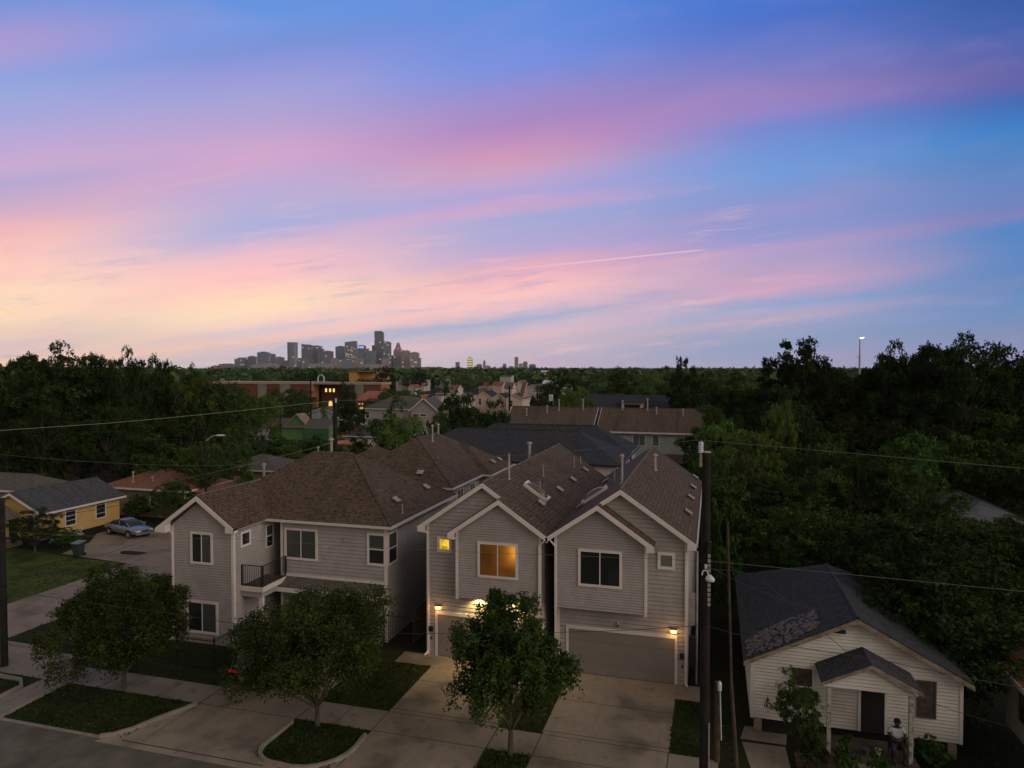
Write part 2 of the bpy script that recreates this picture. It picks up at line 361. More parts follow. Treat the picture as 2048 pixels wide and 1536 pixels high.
# ------------------------------------------------------------------ building kit
def clip(poly, z0, z1):
    def cut(pl, zc, keep_above):
        out = []
        for i in range(len(pl)):
            a, b = pl[i], pl[(i+1) % len(pl)]
            ia = (a[1] >= zc) if keep_above else (a[1] <= zc); ib = (b[1] >= zc) if keep_above else (b[1] <= zc)
            if ia: out.append(a)
            if ia != ib:
                t = (zc-a[1])/(b[1]-a[1]); out.append((a[0]+(b[0]-a[0])*t, zc))
        return out
    p = cut(poly, z0, True)
    return cut(p, z1, False) if len(p) > 2 else []
def lapwall(b, p0, p1, poly, pitch=.18, lip=.022, m=None):
    """lap siding: every board a sloping strip with its under-lip, cut to the outline (s along wall, z up)"""
    p0 = Vector((p0[0], p0[1], 0)); d = Vector((p1[0], p1[1], 0))-p0; d.normalize(); n = Vector((d.y, -d.x, 0))
    zs = [q[1] for q in poly]; z = min(zs); zt = max(zs)
    while z < zt-1e-4:
        z2 = min(z+pitch, zt); c = clip(poly, z, z2)
        if len(c) > 2:
            g_ = min(.022, pitch*.16); cu = clip(c, z+g_, z2)
            if len(cu) > 2: b.poly([p0+d*s+n*(lip*(1-(h-z)/pitch))+Vector((0, 0, h)) for s, h in cu], m)
            bo = [q for q in c if abs(q[1]-z) < 1e-4]
            if len(bo) >= 2:      # the shadow gap between boards
                s0, s1 = min(q[0] for q in bo), max(q[0] for q in bo); r_ = -.03
                P4 = lambda s, o, h: p0+d*s+n*o+Vector((0, 0, h))
                b.poly([P4(s0, r_, z+g_), P4(s1, r_, z+g_), P4(s1, lip, z+g_), P4(s0, lip, z+g_)], m)
                b.poly([P4(s0, r_, z), P4(s1, r_, z), P4(s1, r_, z+g_), P4(s0, r_, z+g_)], m)
                b.poly([P4(s0, 0, z), P4(s1, 0, z), P4(s1, r_, z), P4(s0, r_, z)], m)
        z = z2
def slab(b, pts, th=.13, m=None):
    b.prism(pts, (0, 0, -th), m); b.prism([Vector(p)-Vector((0, 0, th+.002)) for p in pts], (0, 0, -.02), M['soffit'])
def hip(b, x0, x1, y0, y1, z, sl, th=.13, m=None, axis='x'):
    """hip roof: returns ridge"""
    w = (y1-y0) if axis == 'x' else (x1-x0); h = w/2*sl
    if axis == 'x': ra, rb = Vector((x0+w/2, (y0+y1)/2, z+h)), Vector((x1-w/2, (y0+y1)/2, z+h))
    else: ra, rb = Vector(((x0+x1)/2, y0+w/2, z+h)), Vector(((x0+x1)/2, y1-w/2, z+h))
    A, B_, C_, D_ = [Vector(p) for p in ((x0, y0, z), (x1, y0, z), (x1, y1, z), (x0, y1, z))]
    if axis == 'x': fs = [[A, B_, rb, ra], [B_, C_, rb], [C_, D_, ra, rb], [D_, A, ra]]
    else: fs = [[A, B_, ra], [B_, C_, rb, ra], [C_, D_, rb], [D_, A, ra, rb]]
    for q in fs: b.poly(q, m)
    b.poly([A, D_, C_, B_], M['gutter'])
    return ra, rb
def ridgecap(b, p, q, m, r=.09):
    b.tube(Vector(p)+Vector((0, 0, .0)), Vector(q)+Vector((0, 0, .0)), r, r, 6, m)
def rake(b, p0, p1, y, h=.24, t=.05, m=None):
    """white board under a sloping roof edge lying in plane y (front face at y)"""
    p0, p1 = Vector((p0[0], y, p0[1])), Vector((p1[0], y, p1[1]))
    b.prism([p0, p1, p1-Vector((0, 0, h)), p0-Vector((0, 0, h))], (0, t, 0), m)
def window(par, p, d, w, h, kind='slide', fr=.11, mats=None, trim=None, name='window', depth=.05):
    """p = lower left corner of the trim on the wall, d = direction along wall; outward normal right of d"""
    p = Vector(p); d = Vector((d[0], d[1], 0)).normalized(); n = Vector((d.y, -d.x, 0)); z = Vector((0, 0, 1))
    tm = trim or M['white']; b = MB(); t = depth
    def bar(s0, s1, h0, h1, o0=0.0, o1=t): b.prism([p+d*s0+z*h0+n*o0, p+d*s1+z*h0+n*o0, p+d*s1+z*h1+n*o0, p+d*s0+z*h1+n*o0], n*(o1-o0), tm)
    bar(0, w, 0, fr); bar(0, w, h-fr, h); bar(0, fr, fr, h-fr); bar(w-fr, w, fr, h-fr)
    mt = mats or [M['glass'], M['glass_c']]
    if kind == 'slide': bar(w/2-.025, w/2+.025, fr, h-fr, 0, t*.8)
    if kind == 'sash': bar(fr, w-fr, h/2-.03, h/2+.03, 0, t*.8)
    if kind == 'quad':
        for k in (1, 2, 3): bar(fr, w-fr, fr+(h-2*fr)*k/4-.02, fr+(h-2*fr)*k/4+.02, 0, t*.7)
    wo = b.build(name, tm, par)
    panes = [(fr, w-fr, fr, h-fr)]
    if kind == 'slide': panes = [(fr, w/2-.025, fr, h-fr), (w/2+.025, w-fr, fr, h-fr)]
    if kind == 'sash': panes = [(fr, w-fr, fr, h/2-.03), (fr, w-fr, h/2+.03, h-fr)]
    for i, (a0, a1, h0, h1) in enumerate(panes):
        g_ = MB(); g_.prism([p+d*a0+z*h0+n*.003, p+d*a1+z*h0+n*.003, p+d*a1+z*h1+n*.003, p+d*a0+z*h1+n*.003], n*.018, mt[i % len(mt)])
        g_.build('pane', mt[i % len(mt)], wo)
    return wo
def part(par, name, m, fn, smooth=False):
    b = MB(); fn(b); return b.build(name, m, par, smooth)
def boxpart(par, name, m, *a):
    b = MB(); b.box(*a); return b.build(name, m, par)
def vent_pipe(par, x, y, z, h=.9, r=.07, cap=True, m=None):
    def f(b):
        b.tube((x, y, z-.3), (x, y, z+h), r, r, 8); b.tube((x, y, z-.02), (x, y, z+.05), r*2.2, r*1.1, 8)
        if cap: b.tube((x, y, z+h), (x, y, z+h+.07), r*1.9, r*1.9, 10); b.tube((x, y, z+h+.07), (x, y, z+h+.15), r*1.9, r*.5, 10)
    return part(par, 'vent_pipe', m or M['pipe'], f)
def roof_vent(par, x, y, z, sx, sy, nrm):
    """low box vent lying on a slope; nrm = slope normal"""
    n = Vector(nrm).normalized(); a = Vector((0, 1, 0)) if abs(n.x) > abs(n.y) else Vector((1, 0, 0)); c = n.cross(a)
    def f(b):
        b.obox(Vector((x, y, z))+n*.06, a*sx, c*sy, n*.06, M['shingle_d']); b.obox(Vector((x, y, z))+n*.14, a*(sx+.05), c*(sy+.05), n*.02, M['pipe'])
    return part(par, 'roof_vent', M['pipe'], f)

# ------------------------------------------------------------------ setting
def sheet(name, polys, m, z, kind='structure'):
    b = MB()
    for p in polys:
        p = [Vector((q[0], q[1], z)) for q in p]
        ar = sum(p[i].x*p[(i+1) % len(p)].y-p[(i+1) % len(p)].x*p[i].y for i in range(len(p)))
        b.poly(p if ar > 0 else p[::-1], m)
    o = b.build(name, m); o['kind'] = kind; return o
def rect(x0, x1, y0, y1): return [(x0, y0), (x1, y0), (x1, y1), (x0, y1)]
sheet('ground', [rect(-9000, 9000, -200, 16000)], M['ground'], 0)
sheet('front_street', [rect(-120, 60, 12, 22.0)], M['asph'], .004)
sheet('side_street', [[(-42.0, 22.0), (-36.7, 22.0), (-36.7, 150), (-42.0, 150)]], M['roadc'], .006)
sheet('alley', [[(-49.3, 43.0), (-42.0, 42.2), (-42.0, 51.2), (-46.0, 51.6), (-52.6, 52.4), (-52.2, 49.0), (-50.2, 46.4)]], M['roadc'], .010)
sheet('lawn', [rect(-31, -21.5, 27.1, 33), rect(-36.7, -31, 28.1, 60), rect(-28.7, -21.4, 22.0, 25.3), rect(-36.7, -30.4, 23.4, 25.3),
               rect(-16.6, -13.2, 27.05, 32.7), rect(-16.6, -13.2, 22.2, 25.3), rect(-8.3, -6.5, 27.05, 33), rect(-8.3, -6.5, 20.5, 25.3), rect(-1.5, -.4, 27.0, 31.4)], M['grass'], .004)
sheet('verge', [[(-60, 30), (-42.0, 30), (-42.0, 41.3), (-42.9, 42.2), (-47.5, 42.4), (-60, 44)]], M['grass_y'], .004)
sheet('sidewalk', [rect(-30.3, -21.5, 25.35, 27.0), rect(-16.65, -13.2, 25.35, 27.0), rect(-8.3, -6.5, 25.35, 27.0), rect(-1.5, .3, 25.0, 26.95),
                   rect(-30.3, -28.8, 22, 25.35), rect(-36.7, -30.3, 25.35, 27.95)], M['walkc'], .008)
def flare(x0, x1, yb=21.9, e=.9):
    return [(x0, 33.75), (x0, 24.4), (x0-.35, 22.9), (x0-e, yb), (x1+e, yb), (x1+.35, 22.9), (x1, 24.4), (x1, 33.75)]
def driveway(x0, x1, y1, e0=.9, e1=.9):
    sheet('driveway', [[(x0, y1), (x0, 24.6), (x0-.4*e0, 22.9), (x0-e0, 21.6), (x1+e1, 21.6), (x1+.4*e1, 22.9), (x1, 24.6), (x1, y1)]], M['concrete'], .012)
def arc(cx, cy, r, a0, a1, n=8): return [(cx+r*math.cos(R(a0+(a1-a0)*i/n)), cy+r*math.sin(R(a0+(a1-a0)*i/n))) for i in range(n+1)]
sheet('driveway', [[(-21.5, 33.7), (-21.5, 25.2), (-21.75, 24.6), (-22.2, 23.6), (-22.5, 22.7), (-22.9, 22.15), (-23.3, 21.6), (-14.75, 21.6)]+arc(-15.5, 23.3, 1.16, 275, 180)+[(-16.65, 33.7)]], M['concrete'], .012)
sheet('driveway', [[(-13.2, 32.95), (-13.2, 24.9)]+arc(-15.0, 23.9, 1.85, 0, -75, 7)+[(-14.5, 21.6), (-8.0, 21.6), (-8.18, 22.9), (-8.3, 24.6), (-8.3, 32.95)]], M['concrete'], .012)
driveway(-6.5, -1.5, 32.95, .3, .6)
sheet('walkway', [rect(-15.2, -13.2, 31.7, 33.0), rect(-1.5, -.3, 31.5, 33.0), [(1.35, 29.9), (3.0, 30.0), (2.85, 28.8), (1.15, 28.8)], [(1.2, 28.6), (2.8, 28.65), (2.9, 25.6), (1.6, 25.6)]], M['walkc'], .010)
sheet('bare_ground', [[(3.1, 28.4), (3.8, 28.35), (4.5, 27.7), (6.4, 26.0), (7.5, 22.4), (.4, 22.4), (.4, 24.6), (3.0, 25.4)]], M['dirt'], .007)
# expansion joints
b = MB()
def jl(x0, y0, x1, y1, w=.035, z=.0145):
    a, c = Vector((x0, y0, z)), Vector((x1, y1, z)); d = (c-a).normalized(); n = Vector((d.y, -d.x, 0))*w/2
    b.poly([a+n, c+n, c-n, a-n])
for xa, xb in ((-21.5, -16.65), (-13.2, -8.3), (-6.5, -1.5)):
    for y in (25.36, 26.98, 27.28, 30.1): jl(xa, y, xb, y)
    jl(xa+.02, 22.6, xa+.02, 26.98); jl(xb-.02, 22.6, xb-.02, 26.98)
    jl(xa-.8, 21.97, xb+.8, 21.97, .06)
for x in (-28.7, -27, -25.4, -23.7, -14.9, -34): jl(x, 25.36, x, 27.0, .03)
jl(-21.5, 25.36, -21.5, 27, .04); jl(-42, 36.8, -36.7, 36.8, .05); jl(-42, 46, -36.7, 46, .05); jl(-42, 55, -36.7, 55, .05)
o = b.build('pavement_joints', M['joint']); o['kind'] = 'structure'
sheet('puddle', [[(-44.1+1.15*math.cos(a_)*(1+.15*math.sin(3*a_)), 44.7+.62*math.sin(a_)*(1+.2*math.cos(2*a_))) for a_ in [k*math.pi/10 for k in range(20)]]], mat('damp_patch', (.035, .03, .025), .95, spec=.1), .016)
def kerb(pts, w=.17, h=.14):
    b = MB()
    P_ = [Vector((x, y, 0)) for x, y in pts]
    L, Rr = [], []
    for i, p in enumerate(P_):
        d = (P_[min(i+1, len(P_)-1)]-P_[max(i-1, 0)]).normalized(); n = Vector((d.y, -d.x, 0))*w/2
        L.append(p+n); Rr.append(p-n)
    rg = [[L[i], Rr[i], Rr[i]*.88+L[i]*.12+Vector((0, 0, h)), L[i]*.88+Rr[i]*.12+Vector((0, 0, h))] for i in range(len(P_))]
    b.rings(rg); o = b.build('kerb', M['kerb']); o['kind'] = 'structure'
def arc(cx, cy, r, a0, a1, n=8): return [(cx+r*math.cos(R(a0+(a1-a0)*i/n)), cy+r*math.sin(R(a0+(a1-a0)*i/n))) for i in range(n+1)]
kerb([(-16.62, 25.0), (-16.66, 23.4)]+arc(-15.5, 23.3, 1.16, 180, 275)[1:]+[(-14.75, 22.1)]+arc(-15.0, 23.9, 1.85, -75, 0, 7)[1:]+[(-13.22, 24.9)])
kerb([(-21.5, 25.2), (-21.75, 24.6), (-22.2, 23.6), (-22.5, 22.7), (-22.9, 22.15), (-23.3, 21.9)])
kerb([(-28.8, 25.2), (-28.72, 23.4), (-28.62, 21.9)]); kerb([(-28.6, 21.95), (-23.3, 21.95)], h=.03)
kerb([(-30.35, 23.0), (-30.45, 24.4), (-31.1, 24.9), (-36, 25.1)])
kerb([(-36.6, 28.1), (-34.2, 28.05), (-33.2, 27.75), (-32.5, 27.1)])
kerb([(-1.45, 24.9), (-.9, 23.3), (-.2, 22.3), (.6, 21.95), (8, 21.95), (16, 21.95)]); kerb([(-60, 21.95), (-42.5, 21.95)])

# ------------------------------------------------------------------ the twin narrow houses
def downspout(par, x, y, zt, side, zb=.15):
    def f(b):
        b.box(x-.045, x+.045, y-.09, y-.01, zb, zt-.45); b.path([(x, y-.05, zt-.45), (x+side*.25, y-.05, zt-.2), (x+side*.42, y-.05, zt-.02)], .045, 6)
        b.path([(x, y-.05, zb+.05), (x+side*.1, y-.3, zb-.08)], .045, 6)
    part(par, 'downspout', M['white'], f)
SLN = .68
def narrow_house(cx, m, label, ylen, litwin):
    """m=+1: bay to the left; m=-1 mirrored"""
    t = thing('narrow_house', (cx, 33, 0), label, 'house')
    X_ = lambda l: cx+m*l
    def xs(a, c): return (min(X_(a), X_(c)), max(X_(a), X_(c)))
    Y0, YB = 33.0, 33.0+ylen; H0 = 9.0-SLN*3.05
    def walls(b):
        xa, xb = xs(-3.05, 3.05)
        lapwall(b, (xa, Y0), (xb, Y0), [(0, 0), (6.1, 0), (6.1, H0-.02), (3.05, 8.92), (0, H0-.02)], .2)
        lapwall(b, (xb, Y0), (xb, YB), [(0, 0), (ylen, 0), (ylen, H0), (0, H0)], .2)
        lapwall(b, (xa, YB), (xa, Y0), [(0, 0), (ylen, 0), (ylen, H0), (0, H0)], .2)
        lapwall(b, (xb, YB), (xa, YB), [(0, 0), (6.1, 0), (6.1, H0-.02), (3.05, 8.92), (0, H0-.02)], .2)
    part(t, 'wall', M['siding'], walls)
    bw = 2.6; bx = -1.0; az = 9.0-SLN*1.0; yb = 32.4
    xa, xb = xs(-3.05, 1.25); zbot = 3.28
    def bay(b):
        zl = 9.0-SLN*3.05; zr = az-SLN*2.25
        if m > 0: pl = [(0, zbot), (4.3, zbot), (4.3, zr-.02), (2.05, az-.06), (0, zl-.02)]
        else: pl = [(0, zbot), (4.3, zbot), (4.3, zl-.02), (2.25, az-.06), (0, zr-.02)]
        lapwall(b, (xa, yb), (xb, yb), pl, .125, .016)
        for x, sg in ((xa, -1), (xb, 1)):
            zt = pl[4][1] if sg < 0 else pl[2][1]
            q = [(0, zbot), (.6, zbot), (.6, zt), (0, zt)]
            if sg > 0: lapwall(b, (x, yb), (x, Y0), q, .125, .016)
            else: lapwall(b, (x, Y0), (x, yb), q, .125, .016)
        b.poly([(xa, yb, zbot), (xa, Y0, zbot), (xb, Y0, zbot), (xb, yb, zbot)])
    part(t, 'bay', M['siding'], bay)
    # roofs
    e = 3.45; ze = 9.0-SLN*e
    def roof(b):
        a0 = Vector((cx, 32.7, 9.03)); a1 = Vector((cx, YB+.3, 9.03))
        for s in (-1, 1):
            p = Vector((cx+s*e, 32.7, ze+.03)); q = Vector((cx+s*e, YB+.3, ze+.03)); slab(b, [p, q, a1, a0], .12)
        ridgecap(b, a0-Vector((0, 0, .01)), a1-Vector((0, 0, .01)), M['shingle_d'], .07)
    part(t, 'roof', M['shingle'], roof)
    tipL, tipR = X_(-3.45), X_(bx+bw)
    zr = az-SLN*bw
    def broof(b):
        bxw = X_(bx)
        slab(b, [(tipL, 32.1, ze+.03), (tipL, 32.7, ze+.03), (bxw, 32.7, az+.03), (bxw, 32.1, az+.03)], .12)
        slab(b, [(tipR, 32.1, zr+.03), (tipR, 33.0, zr+.03), (bxw, 33.0, az+.03), (bxw, 32.1, az+.03)], .12)
    part(t, 'bay_roof', M['shingle'], broof)
    def trim(b):
        rake(b, (cx-e, ze+.0), (cx, 9.0), 32.655); rake(b, (cx, 9.0), (cx+e, ze+.0), 32.655)
        rake(b, (tipL, ze+.0), (X_(bx), az), 32.055); rake(b, (X_(bx), az), (tipR, zr), 32.055)
        for (tx, zz, yy, inx) in ((X_(3.45), ze, 32.655, X_(3.05)), (tipR, zr, 32.055, X_(1.25))):   # boxed eave returns
            b.prism([(tx, yy-.006, zz-.24), (inx, yy-.006, zz-.30), (inx, yy-.006, zz+SLN*.4-.2), (tx, yy-.006, zz-.02)], (0, .06, 0))
            b.box(min(tx, inx), max(tx, inx), yy+.06, yy+.55, zz-.30, zz-.26)
        for l in (-3.05, 3.05):
            x = X_(l); s = -1 if l > 0 else 1; a_, c_ = sorted((x-.035*(-1 if x > cx else 1), x+(.11 if x < cx else -.11)))
            y_ = 33.0; zb_ = 0
            b.box(a_, c_, y_-.035, y_, zb_, H0-.12)
            b.box(*( (x, x+.035) if x > cx else (x-.035, x)), 33.0, 33.11, 0, H0-.12)
        for l in (-3.05, 1.25):
            x = X_(l); left = (x == min(X_(-3.05), X_(1.25)))
            b.box(x-.03 if left else x-.10, x+.10 if left else x+.03, 32.37, 32.4, zbot-.06, (9.0-SLN*3.05 if l < 0 else az-SLN*2.25)-.1)
    part(t, 'trim', M['white'], trim)
    def gut(b):
        for s in (-1, 1): b.box(cx+s*(e+.0)-.06, cx+s*(e+.0)+.06, 32.72, YB+.3, ze-.14, ze-.0)
    part(t, 'gutter', M['gutter'], gut)
    x1 = X_(1.25)   # flashing where bay roof meets wall
    def flash(b):
        p, q = Vector((X_(bx)+m*.4, 32.94, az+.06-SLN*.4)), Vector((tipR, 32.94, zr+.06))
        b.prism([p, q, q+Vector((0, 0, .07)), p+Vector((0, 0, .07))], (0, .03, 0))
    part(t, 'flashing', M['pipe'], flash)
    downspout(t, X_(3.05)+m*(-.06), 33.0-.03, ze, m); downspout(t, X_(-3.05)+m*.05, 32.4-.03, ze, -m, .15)
    # garage
    gx0, gx1 = cx-2.5, cx+2.5
    def gtrim(b):
        b.box(gx0-.12, gx0, 32.95, 33.0, 0, 2.13); b.box(gx1, gx1+.12, 32.95, 33.0, 0, 2.13); b.box(gx0-.12, gx1+.12, 32.95, 33.0, 2.13, 2.30)
    gd = part(t, 'garage_door', M['garage'], lambda b: [b.box(gx0, gx1, 32.975, 33.0, .02+k*.527, .02+(k+1)*.527-.012) for k in range(4)])
    part(t, 'garage_frame', M['white'], gtrim)
    # windows
    wx = min(X_(-1.93), X_(.13)); window(t, (wx, 32.4-.016, 4.42), (1, 0), 2.06, 1.76, 'slide', .12, litwin[0])
    wx = min(X_(1.70), X_(2.50)); window(t, (wx, 33.0-.022, 5.34), (1, 0), .80, .80, 'fixed', .14, litwin[1])
    # wall lamp, mailbox, keypad
    lx = X_(2.44)
    lm = part(t, 'wall_lamp', M['black'], lambda b: (b.box(lx-.15, lx+.15, 32.86, 32.98, 2.56, 2.60), b.box(lx-.15, lx+.15, 32.86, 32.98, 2.40, 2.43), b.box(lx-.02, lx+.02, 32.93, 32.98, 2.36, 2.56)))
    boxpart(lm, 'bulb', M['warm'], lx-.13, lx+.13, 32.87, 32.97, 2.43, 2.56)
    ld = bpy.data.lights.new('wall_lamp_light', 'POINT'); ld.energy = 12.0; ld.color = (1, .50, .14); ld.shadow_soft_size = .08
    lo = bpy.data.objects.new('wall_lamp_light', ld); COL.objects.link(lo); lo.location = (lx, 32.78, 2.46)
    mx = X_(2.83); boxpart(t, 'letterbox', M['black'], mx-.10, mx+.10, 32.86, 32.975, 1.25, 1.5); boxpart(t, 'keypad', M['black'], mx-.02, mx+.05, 32.94, 32.975, .84, .95)
    return t, ze
blind = mat('lit_blinds', (.6, .4, .15), .6)
def litmat(name, base, hot, cx, cz, rad, sb, sh):
    """a lamp-lit room seen through blinds: slats, and more light near the lamp"""
    m = mat(name, (.04, .025, .01), .3); nt = m.node_tree; q = NG(nt); b = nt.nodes['Principled BSDF']
    pos = q.n('ShaderNodeNewGeometry').outputs['Position']; sp = q.n('ShaderNodeSeparateXYZ'); q.l(pos, sp.inputs[0])
    dx = q.m('SUBTRACT', sp.outputs[0], cx); dz = q.m('SUBTRACT', sp.outputs[2], cz)
    r2 = q.m('ADD', q.m('MULTIPLY', dx, dx), q.m('MULTIPLY', q.m('MULTIPLY', dz, dz), .35))
    gl = q.m('DIVIDE', rad*rad, q.m('ADD', r2, rad*rad))
    sl = q.m('SINE', q.m('MULTIPLY', sp.outputs[2], 2*math.pi/.055)); sl = q.m('MULTIPLY_ADD', sl, .18, .82)
    nn = q.m('MULTIPLY_ADD', q.sstep(q.noise(pos, 3.6 if sb > .3 else 1.1, 4 if sb > .3 else 1, .6), .34, .62), .75 if sb > .3 else .45, .3 if sb > .3 else .6)
    st = q.m('MULTIPLY', q.m('MULTIPLY', q.m('MULTIPLY_ADD', gl, sh, sb), sl), nn)
    q.l(q.mix(gl, tuple(base)+(1,), tuple(hot)+(1,)), b.inputs['Emission Color']); q.l(st, b.inputs['Emission Strength']); return m
lit_dim = litmat('lit_pane_dim', (.40, .12, .015), (1, .36, .03), -9.15, 5.8, .32, .13, 1.05)
lit_hot = litmat('lit_pane_bath', (1, .55, .04), (1, .62, .06), -12.85, 5.7, .35, .5, .9)
hB, zeB = narrow_house(-10.9, -1, 'grey gabled house with two lit yellow windows, between its twin and the balcony house', 17.7, ([lit_dim, lit_dim], [lit_hot]))
hA, zeA = narrow_house(-4.1, 1, 'grey gabled house with all windows dark, beside the tall black utility pole', 17.7, ([M['glass'], M['glass']], [M['glass_p']]))
# soffit downlights under the lit house's bay
for lx in (-11.15, -9.2):
    sl_ = part(hB, 'soffit_lamp', M['warm'], lambda b: b.tube((lx, 32.72, 3.27), (lx, 32.72, 3.25), .07, .07, 10))
    ld = bpy.data.lights.new('soffit_light', 'SPOT'); ld.energy = 150; ld.color = (1, .70, .24); ld.spot_size = R(140); ld.spot_blend = .6; ld.shadow_soft_size = .06
    lo = bpy.data.objects.new('soffit_light', ld); COL.objects.link(lo); lo.location = (lx, 32.72, 3.2)
# security camera over garage
part(hA, 'security_camera', M['plastic_w'], lambda b: (b.tube((-4.22, 33, 2.62), (-4.22, 32.86, 2.58), .05, .04, 8), b.tube((-4.22, 32.88, 2.56), (-4.22, 32.82, 2.46), .05, .045, 8, M['black'])))
# roof furniture
SLV = lambda cx, x: 9.03-SLN*abs(x-cx)
def on_roof(cx, px, py, side):
    """point where a pixel ray meets the roof slope"""
    d = ray(px, py); lo, hi = 20.0, 90.0
    f = lambda t: (CH+d.z*t)-(9.03-SLN*side*(d.x*t-cx))
    for _ in range(50):
        mid = (lo+hi)/2
        if f(lo)*f(mid) <= 0: hi = mid
        else: lo = mid
    return Vector((0, 0, CH))+d*lo
nR = Vector((SLN, 0, 1)); nL = Vector((-SLN, 0, 1))
for px, py in ((1081, 1009), (1118, 981), (1144.5, 961), (1169, 941)):
    p = on_roof(-10.9, px, py, 1); roof_vent(hB, p.x, p.y, p.z, .2, .16, nR)
for px, py in ((1386, 1025), (1381.5, 998), (1376.5, 968), (1389, 957), ):
    pass
for px, py in ((1374.5, 1027), (1380, 997), (1385, 976), (1389, 956)):
    p = on_roof(-4.1, px, py, 1); roof_vent(hA, p.x, p.y, p.z, .2, .16, nR)
for px, py in ((1163, 1014), (1213, 964), (1231, 943)):
    p = on_roof(-4.1, px, py, -1); roof_vent(hA, p.x, p.y, p.z, .2, .16, nL)
for px, py, h, r_ in ((1018, 958, 1.35, .06),):
    p = on_roof(-10.9, px, py, 1); vent_pipe(hB, p.x, p.y, p.z, h, r_, False)
for px, py, h in ((1086.5, 952, .7), (1148, 934, .7), (1161, 926, .5), (1080, 992, .8)):
    p = on_roof(-10.9, px, py, 1); vent_pipe(hB, p.x, p.y, p.z, h, .035, False)
vent_pipe(hB, -12.2, 47.0, 8.1, 1.3, .11, True)
p = on_roof(-4.1, 1310, 940, 1); vent_pipe(hA, p.x, p.y, p.z, .85, .085, True)
p = on_roof(-4.1, 1244, 967, -1); vent_pipe(hA, p.x, p.y, p.z, 1.35, .06, True)
p = on_roof(-4.1, 1229, 963, -1); vent_pipe(hA, p.x, p.y, p.z, .7, .035, False)
def skylight(par, c, n, y_half=.68, w=.34):
    n = n.normalized(); c2 = Vector((0, 1, 0)); a = n.cross(c2)
    def fr(b):
        for s in (-1, 1):
            b.obox(c+a*(s*(y_half+.04))+n*.09, a*.06, c2*(w+.06), n*.10); b.obox(c+c2*(s*(w+.04))+n*.06, a*y_half, c2*.05, n*.09)
    o = part(par, 'skylight', M['white'], fr)
    def dome(b):
        rs = []; N = 10
        for i in range(N+1):
            s = -1+2*i/N; h = .26*math.sqrt(max(0, 1-s*s))+.02
            rs.append([c+a*(s*y_half*.95)+c2*(w*.92*math.cos(th))+n*(.1+h*math.sin(th)) for th in [k*math.pi/8 for k in range(9)]])
        b.rings(rs, cap=False)
    part(o, 'dome', mat('acrylic_dome', (.11, .085, .075), .18, spec=.6), dome, True)
skylight(hB, on_roof(-10.9, 1072, 985, 1), nR); skylight(hA, on_roof(-4.1, 1191, 992, -1), nL)

# ------------------------------------------------------------------ balcony house
h1 = thing('balcony_house', (-22.4, 33.8, 0), 'grey hip-roofed house with a small railed balcony and pale window frames', 'house')
W0, W1 = -28.2, -16.65
def walls(b):
    lapwall(b, (-23.1, 33.8), (W1, 33.8), [(0, 0), (W1+23.1, 0), (W1+23.1, 6.2), (0, 6.2)], .2)
    lapwall(b, (W1, 33.8), (W1, 42.8), [(0, 0), (9, 0), (9, 6.2), (0, 6.2)], .2)
    lapwall(b, (W1, 42.8), (W0, 42.8), [(0, 0), (W1-W0, 0), (W1-W0, 6.2), (0, 6.2)], .2)
    lapwall(b, (W0, 42.8), (W0, 33.8), [(0, 0), (9, 0), (9, 6.2), (0, 6.2)], .2)
    lapwall(b, (-23.1, 35.9), (-23.1, 33.8), [(0, 0), (2.1, 0), (2.1, 6.2), (0, 6.2)], .2)
    lapwall(b, (-24.05, 35.9), (-23.1, 35.9), [(0, 0), (.95, 0), (.95, 6.2), (0, 6.2)], .2)
part(h1, 'wall', M['siding'], walls)
def wing(b):
    zE, zA = 6.28, 7.84; w = 3.85
    lapwall(b, (-27.9, 31), (-24.05, 31), [(0, 0), (w, 0), (w, zE), (w/2, zA-.1), (0, zE)], .14, .018)
    lapwall(b, (-24.05, 31), (-24.05, 35.9), [(0, 0), (4.9, 0), (4.9, 6.2), (0, 6.2)], .14, .018)
    lapwall(b, (-27.9, 33.8), (-27.9, 31), [(0, 0), (2.8, 0), (2.8, zE), (0, zE)], .14, .018)
part(h1, 'wing', M['siding'], wing)
def roof(b):
    ra, rb = hip(b, -28.7, -16.2, 33.4, 43.2, 6.32, .635)
    ridgecap(b, ra, rb, M['shingle_d'], .09)
    for e_ in ((-16.2, 33.4), (-16.2, 43.2)): ridgecap(b, (e_[0], e_[1], 6.34), rb, M['shingle'], .05)
    ridgecap(b, (-28.7, 33.4, 6.34), ra, M['shingle'], .05)
part(h1, 'roof', M['shingle'], roof)
def wroof(b):
    A_ = Vector((-26.0, 30.6, 7.98)); yb = 33.4+(7.98-6.32)/.635
    B2 = Vector((-26.0, yb, 7.98)); s = .70
    for sg, tx in ((1, -23.72), (-1, -28.62)):
        z_ = 7.98-s*abs(tx+26.0)
        slab(b, [(tx, 30.6, z_), (tx, 33.5, z_), B2, A_] if sg > 0 else [(tx, 30.6, z_), (tx, 33.5, z_), B2, A_], .12)
    ridgecap(b, A_, B2, M['shingle_d'], .07)
part(h1, 'wing_roof', M['shingle'], wroof)
